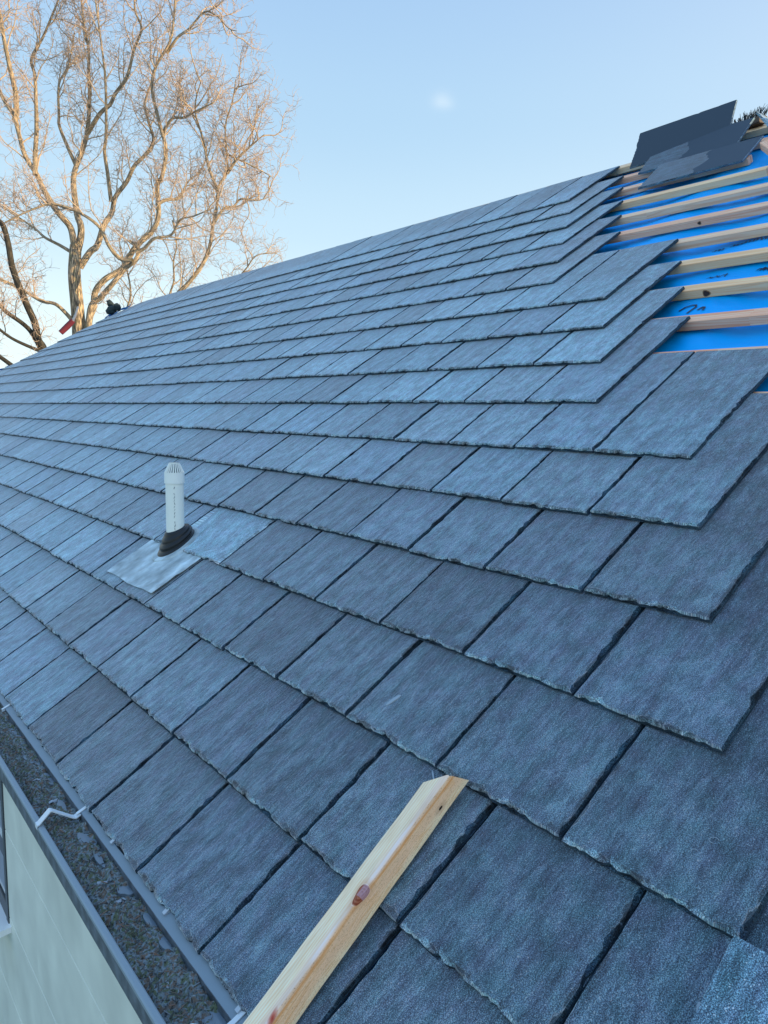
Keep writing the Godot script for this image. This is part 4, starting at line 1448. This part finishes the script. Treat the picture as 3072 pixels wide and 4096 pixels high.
func build_trees() -> void:
	var bark := plain(1, 1, 1, 0.85)
	var b1 := noise_bytes(801, 256, 512, 0.05, 1, 4, 4)
	var b2 := noise_bytes(802, 256, 512, 0.015, 1, 2, 3)
	var bd := PackedByteArray()
	bd.resize(256 * 512 * 3)
	for i in 256 * 512:
		var a := b1[i] / 255.0
		var b := b2[i] / 255.0
		var c := Vector3(0.34, 0.31, 0.27).lerp(Vector3(0.84, 0.75, 0.61), smoothstep(0.2, 0.8, a))
		c = c.lerp(Vector3(0.45, 0.44, 0.30), smoothstep(0.6, 0.8, b) * 0.6)
		for k in 3: bd[i * 3 + k] = int(clampf(c[k] * 255.0, 0, 255))
	bark.albedo_texture = as_texture(256, 512, Image.FORMAT_RGB8, bd)
	bark.uv1_scale = Vector3(2, 1.2, 1)
	var shoot := plain(0.50, 0.38, 0.25, 0.7)
	var twig := plain(0.50, 0.37, 0.26, 0.7)
	var tree := thing("willow_tree", "tall bare corkscrew willow with many twisting sunlit limbs behind the far end of the roof", "tree", tree_origin + tree_right * -8.1)
	var inv := Transform3D(Basis.IDENTITY, -tree.position)
	var tr := MB.new()
	var tp := limb_points([-8.0, 0.0, -8.05, 2.0, -8.1, 4.0, -8.1, 5.5, -8.1, 6.2, -8.1, 7.0, -8.1, 7.75], 0.0, 0.0, 1)
	tr.tube(tp, taper(tp.size(), 0.25, 0.145), 14, 0.5)
	part("trunk", tr.commit(), tree, inv, bark)
	var limbs := [
		[[-8.1, 7.6, -8.1, 7.8, -8.2, 8.2, -8.4, 8.5, -8.7, 9.0, -8.9, 9.4, -9.1, 9.8, -9.2, 10.3, -9.3, 10.7, -9.5, 11.0, -9.6, 11.3, -9.7, 11.7, -9.75, 12.0, -9.9, 12.4, -10.1, 13.2], 0.0, -0.8, 0.092, 0.022, 19],
		[[-8.88, 9.35, -8.9, 9.9, -8.9, 10.5, -8.9, 11.3, -9.0, 11.9, -9.1, 12.3, -8.9, 12.9, -8.7, 13.3, -8.4, 14.2], -0.4, 0.6, 0.065, 0.025, 11],
		[[-9.28, 10.6, -9.2, 11.1, -9.2, 11.7, -9.2, 12.2, -9.3, 12.9, -9.5, 13.3, -9.6, 14.2], -0.5, -1.4, 0.07, 0.02, 11],
		[[-8.1, 7.5, -8.0, 8.0, -8.0, 8.3, -8.1, 8.55, -8.15, 9.2, -8.1, 9.6, -7.9, 10.2, -7.8, 10.7, -7.7, 11.4, -7.7, 12.1, -7.75, 12.7, -7.8, 13.2, -7.95, 14.2], 0.05, 0.4, 0.10, 0.025, 20],
		[[-7.8, 10.6, -7.4, 11.0, -7.1, 11.2, -7.0, 11.5, -6.6, 11.8, -6.4, 12.4, -6.2, 12.9, -6.3, 13.3, -6.2, 14.2], 0.3, -0.4, 0.06, 0.02, 11],
		[[-8.1, 9.8, -8.5, 10.7, -8.6, 11.1, -8.6, 11.9, -8.5, 12.5, -8.3, 13.3], 0.2, 1.0, 0.05, 0.018, 10],
		[[-8.0, 7.2, -7.75, 7.6, -7.6, 7.8, -7.4, 8.3, -7.3, 8.7, -7.2, 9.1, -6.9, 9.5, -6.7, 9.9, -6.4, 10.3, -6.3, 10.7, -6.4, 11.1, -6.5, 11.6, -6.3, 12.3, -6.2, 13.0], 0.0, 1.2, 0.09, 0.02, 19],
		[[-7.28, 8.95, -7.3, 9.6, -7.3, 10.1, -7.2, 10.5, -7.1, 11.6, -7.1, 12.3, -7.2, 13.6], 0.4, -0.6, 0.055, 0.018, 11],
		[[-7.95, 4.6, -7.8, 5.8, -7.7, 6.2, -7.6, 6.6, -7.3, 6.9, -6.9, 7.2, -6.5, 7.7, -6.1, 8.1, -5.9, 8.5, -5.9, 9.2, -5.7, 9.4, -5.6, 10.0, -5.7, 10.5, -5.8, 10.8, -5.9, 11.4, -5.8, 11.9, -5.4, 12.4, -5.3, 12.9, -5.2, 14.2], 0.1, -0.6, 0.105, 0.022, 24],
		[[-5.68, 10.45, -5.4, 10.7, -5.1, 10.72, -4.7, 10.8, -4.3, 10.9], -0.3, -0.9, 0.045, 0.015, 9],
		[[-5.9, 8.75, -5.7, 8.9, -5.4, 9.0, -5.3, 9.5, -5.0, 9.8], -0.2, 0.6, 0.05, 0.018, 8],
		[[-5.5, 12.2, -5.2, 12.5, -4.9, 12.7, -4.5, 13.0, -4.2, 12.9, -3.9, 12.6, -3.7, 12.5], -0.5, -1.0, 0.04, 0.012, 8],
		[[-7.75, 5.0, -7.6, 6.1, -7.3, 6.4, -6.9, 6.7, -6.6, 7.05, -6.3, 7.2, -6.2, 7.5, -6.4, 7.7], -0.3, -1.0, 0.10, 0.05, 5],
		[[-6.3, 7.22, -6.6, 7.25, -6.8, 7.5, -7.0, 7.9, -7.2, 8.1, -7.6, 8.3, -8.0, 8.4, -8.3, 8.3, -8.7, 8.1, -9.1, 7.9], -1.0, -1.6, 0.055, 0.02, 12],
		[[-6.2, 7.4, -6.0, 7.5, -5.7, 7.7, -5.3, 7.8, -5.0, 8.1, -4.7, 8.2, -4.2, 8.4], -1.0, -1.4, 0.05, 0.015, 11],
		[[-6.2, 4.5, -5.9, 6.0, -5.6, 6.6, -5.3, 6.9, -4.9, 7.4, -4.7, 7.9, -4.6, 8.4, -4.5, 8.8, -4.4, 9.3, -4.2, 9.7, -4.2, 10.2, -4.2, 10.8, -4.0, 11.3, -3.9, 11.8], 0.6, 0.0, 0.092, 0.016, 22],
		[[-4.2, 9.65, -3.9, 10.0, -3.5, 10.3, -3.2, 10.5], 0.2, -0.2, 0.05, 0.014, 9],
		[[-4.6, 8.35, -4.3, 8.8, -4.1, 8.9, -3.9, 9.1, -3.5, 9.1, -3.2, 9.2], 0.2, 0.7, 0.045, 0.014, 9],
		[[-4.42, 9.2, -4.6, 9.7, -4.7, 10.3, -4.8, 10.9, -4.6, 11.5], 0.1, -0.7, 0.045, 0.015, 9],
		[[-4.2, 10.1, -3.8, 9.95, -3.4, 9.8, -3.1, 9.7], 0.1, 0.5, 0.03, 0.012, 6],
		[[-8.1, 5.7, -8.5, 6.2, -8.9, 6.3, -9.4, 6.6, -9.8, 6.8, -10.3, 7.1], 0.0, -0.8, 0.06, 0.03, 8],
		[[-8.15, 7.55, -8.6, 7.8, -9.0, 8.0, -9.4, 8.3, -10.2, 8.8], 0.0, 0.7, 0.05, 0.02, 9],
		[[-5.2, 4.6, -4.6, 6.0, -4.2, 6.8, -4.0, 7.2, -3.8, 7.4, -3.5, 7.7, -3.0, 7.8], 0.8, 0.6, 0.06, 0.014, 9],
		[[-6.3, 4.5, -6.1, 6.5, -5.9, 7.1, -5.9, 7.6, -5.8, 8.1, -5.9, 8.7], 1.2, 1.2, 0.045, 0.02, 8],
		[[-7.5, 4.5, -7.3, 6.0, -7.1, 6.7, -7.2, 7.4, -7.4, 8.0], 0.9, 1.4, 0.05, 0.02, 8]]
	var sec := MB.new()
	var tw := MB.new()
	var r := RandomNumberGenerator.new()
	r.seed = 808
	for i in limbs.size():
		var L: Array = limbs[i]
		var pts := limb_points(L[0], L[1], L[2], 900 + i)
		var lb := MB.new()
		lb.tube(pts, taper(pts.size(), L[3], L[4] * 0.8), 9, 0.6)
		part("limb", lb.commit(), tree, inv, bark)
		grow(pts, 0.30 if pts.size() > 40 else 0.15, int(L[5]), r, sec, tw, 1.35)
	part("branches", sec.commit(), tree, inv, shoot).set_meta("kind", "stuff")
	part("twigs", tw.commit(), tree, inv, twig).set_meta("kind", "stuff")
	# a second, smaller tree leaning at the left
	var t2 := thing("leaning_tree", "smaller tree with bare limbs painted in shade tones, leaning left below the tall willow, by the roof corner", "tree", tree_origin + tree_right * -8.0 + tree_away * -1.6)
	var inv2 := Transform3D(Basis.IDENTITY, -t2.position)
	var dark := bark.duplicate() as StandardMaterial3D
	dark.albedo_color = Color(0.40, 0.42, 0.43)  # shade put into the colour: darkened copy of the willow bark
	var sec2 := MB.new()
	var tw2 := MB.new()
	var l2 := [
		[[-7.9, 0.0, -8.1, 3.0, -8.3, 4.8, -8.4, 5.2, -8.5, 5.6, -8.65, 6.1, -8.9, 6.8, -9.0, 7.4, -9.1, 7.8, -9.25, 7.95], -1.6, -1.6, 0.15, 0.06, 4, "trunk"],
		[[-8.2, 4.6, -8.6, 5.4, -9.0, 5.8, -9.2, 6.0, -9.7, 6.1, -10.1, 6.1, -10.5, 6.2], -1.6, -2.2, 0.07, 0.03, 8, "limb"],
		[[-8.8, 4.4, -9.5, 4.9, -9.9, 5.0, -10.2, 5.2, -10.4, 5.6], -1.7, -2.0, 0.06, 0.03, 8, "limb"],
		[[-9.6, 4.2, -10.0, 4.6, -10.1, 4.8, -10.3, 5.0, -10.5, 5.6], -1.7, -2.4, 0.08, 0.05, 8, "limb"],
		[[-8.3, 4.9, -8.9, 5.2, -9.3, 5.6, -9.5, 5.9, -9.9, 6.4], -1.6, -2.6, 0.045, 0.02, 9, "limb"],
		[[-8.1, 2.6, -8.6, 3.8, -9.2, 4.3, -9.8, 4.2], -1.6, -1.7, 0.09, 0.06, 2, "limb"]]
	for i in l2.size():
		var L: Array = l2[i]
		var pts := limb_points(L[0], L[1], L[2], 950 + i)
		var lb := MB.new()
		lb.tube(pts, taper(pts.size(), L[3], L[4]), 9, 0.6)
		part(L[6], lb.commit(), t2, inv2, dark)
		grow(pts, 0.35, int(L[5]), r, sec2, tw2, 0.95, true)
	part("branches", sec2.commit(), t2, inv2, dark).set_meta("kind", "stuff")
	part("twigs", tw2.commit(), t2, inv2, twig).set_meta("kind", "stuff")

# ------------------------------------------------------------------ ground
func build_ground() -> void:
	var g := MB.new()
	var f := FastNoiseLite.new()
	f.seed = 3
	f.frequency = 0.02
	var n := 60
	for j in n + 1:
		for i in n + 1:
			var x := lerpf(-1.0, 1.0, float(i) / n)
			var z := lerpf(-1.0, 1.0, float(j) / n)
			var px := signf(x) * pow(absf(x), 2.0) * 700.0
			var pz := signf(z) * pow(absf(z), 2.0) * 700.0
			var far := clampf(Vector2(px, pz).length() / 300.0, 0.0, 1.0)
			g.v.append(Vector3(px, f.get_noise_2d(px, pz) * 2.0 * far * far, pz))
			g.n.append(Vector3.UP); g.uv.append(Vector2(px, pz))
	for j in n:
		for i in n:
			var a := j * (n + 1) + i
			g.idx.append_array([a, a + 1, a + n + 1, a + 1, a + n + 2, a + n + 1])
	var m := plain(1, 1, 1, 0.95)
	var g1 := noise_bytes(31, 512, 512, 0.05, 1, 1, 5)
	var gd := PackedByteArray()
	gd.resize(512 * 512 * 3)
	for i in 512 * 512:
		var c := Vector3(0.50, 0.55, 0.50).lerp(Vector3(0.74, 0.78, 0.76), g1[i] / 255.0)  # pale, so the unseen ground throws light up onto the wall
		for k in 3: gd[i * 3 + k] = int(c[k] * 255.0)
	m.albedo_texture = as_texture(512, 512, Image.FORMAT_RGB8, gd)
	m.uv1_scale = Vector3(0.25, 0.25, 0.25)
	var o := MeshInstance3D.new()
	o.name = "ground"
	o.mesh = g.commit(null, m)
	o.set_meta("kind", "structure")
	o.set_meta("label", "unseen frosted winter grass round the house, paled to bounce light")
	add_child(o)
	o.position.y = -0.02

func _ready() -> void:
	# ---- camera
	var cam := Camera3D.new()
	cam.name = "camera"
	cam.transform = Transform3D(Basis(cam_fwd.cross(cam_up).normalized(), cam_up, -cam_fwd).orthonormalized(), cam_pos)
	cam.fov = 68.842
	cam.near = 0.05
	cam.far = 2000.0
	add_child(cam)
	cam.current = true
	# ---- sky, sun, exposure
	var env := Environment.new()
	env.background_mode = Environment.BG_SKY
	env.sky = make_sky()
	env.background_energy_multiplier = 1.0
	env.tonemap_mode = Environment.TONE_MAPPER_LINEAR
	env.tonemap_exposure = 1.58
	env.ambient_light_source = Environment.AMBIENT_SOURCE_SKY
	env.sdfgi_enabled = true
	env.ssao_enabled = true
	env.ssil_enabled = true
	var we := WorldEnvironment.new()
	we.name = "environment"
	we.environment = env
	add_child(we)
	var sun := DirectionalLight3D.new()
	sun.name = "sun"
	sun.light_energy = 1.35
	sun.light_color = Color(1.0, 0.87, 0.68)
	sun.light_angular_distance = 0.5
	sun.shadow_enabled = true
	add_child(sun)
	sun.look_at_from_position(Vector3(0.84, 0.105, -0.50) * 50.0, Vector3.ZERO)
	# ---- large structure
	var t := Time.get_ticks_msec()
	build_ground()
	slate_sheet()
	print("sheet ", Time.get_ticks_msec() - t)
	build_house()
	build_gutter()
	print("house ", Time.get_ticks_msec() - t)
	build_trees()
	print("trees ", Time.get_ticks_msec() - t)
	# ---- objects, small details
	build_vent()
	build_loose()
	print("all ", Time.get_ticks_msec() - t)
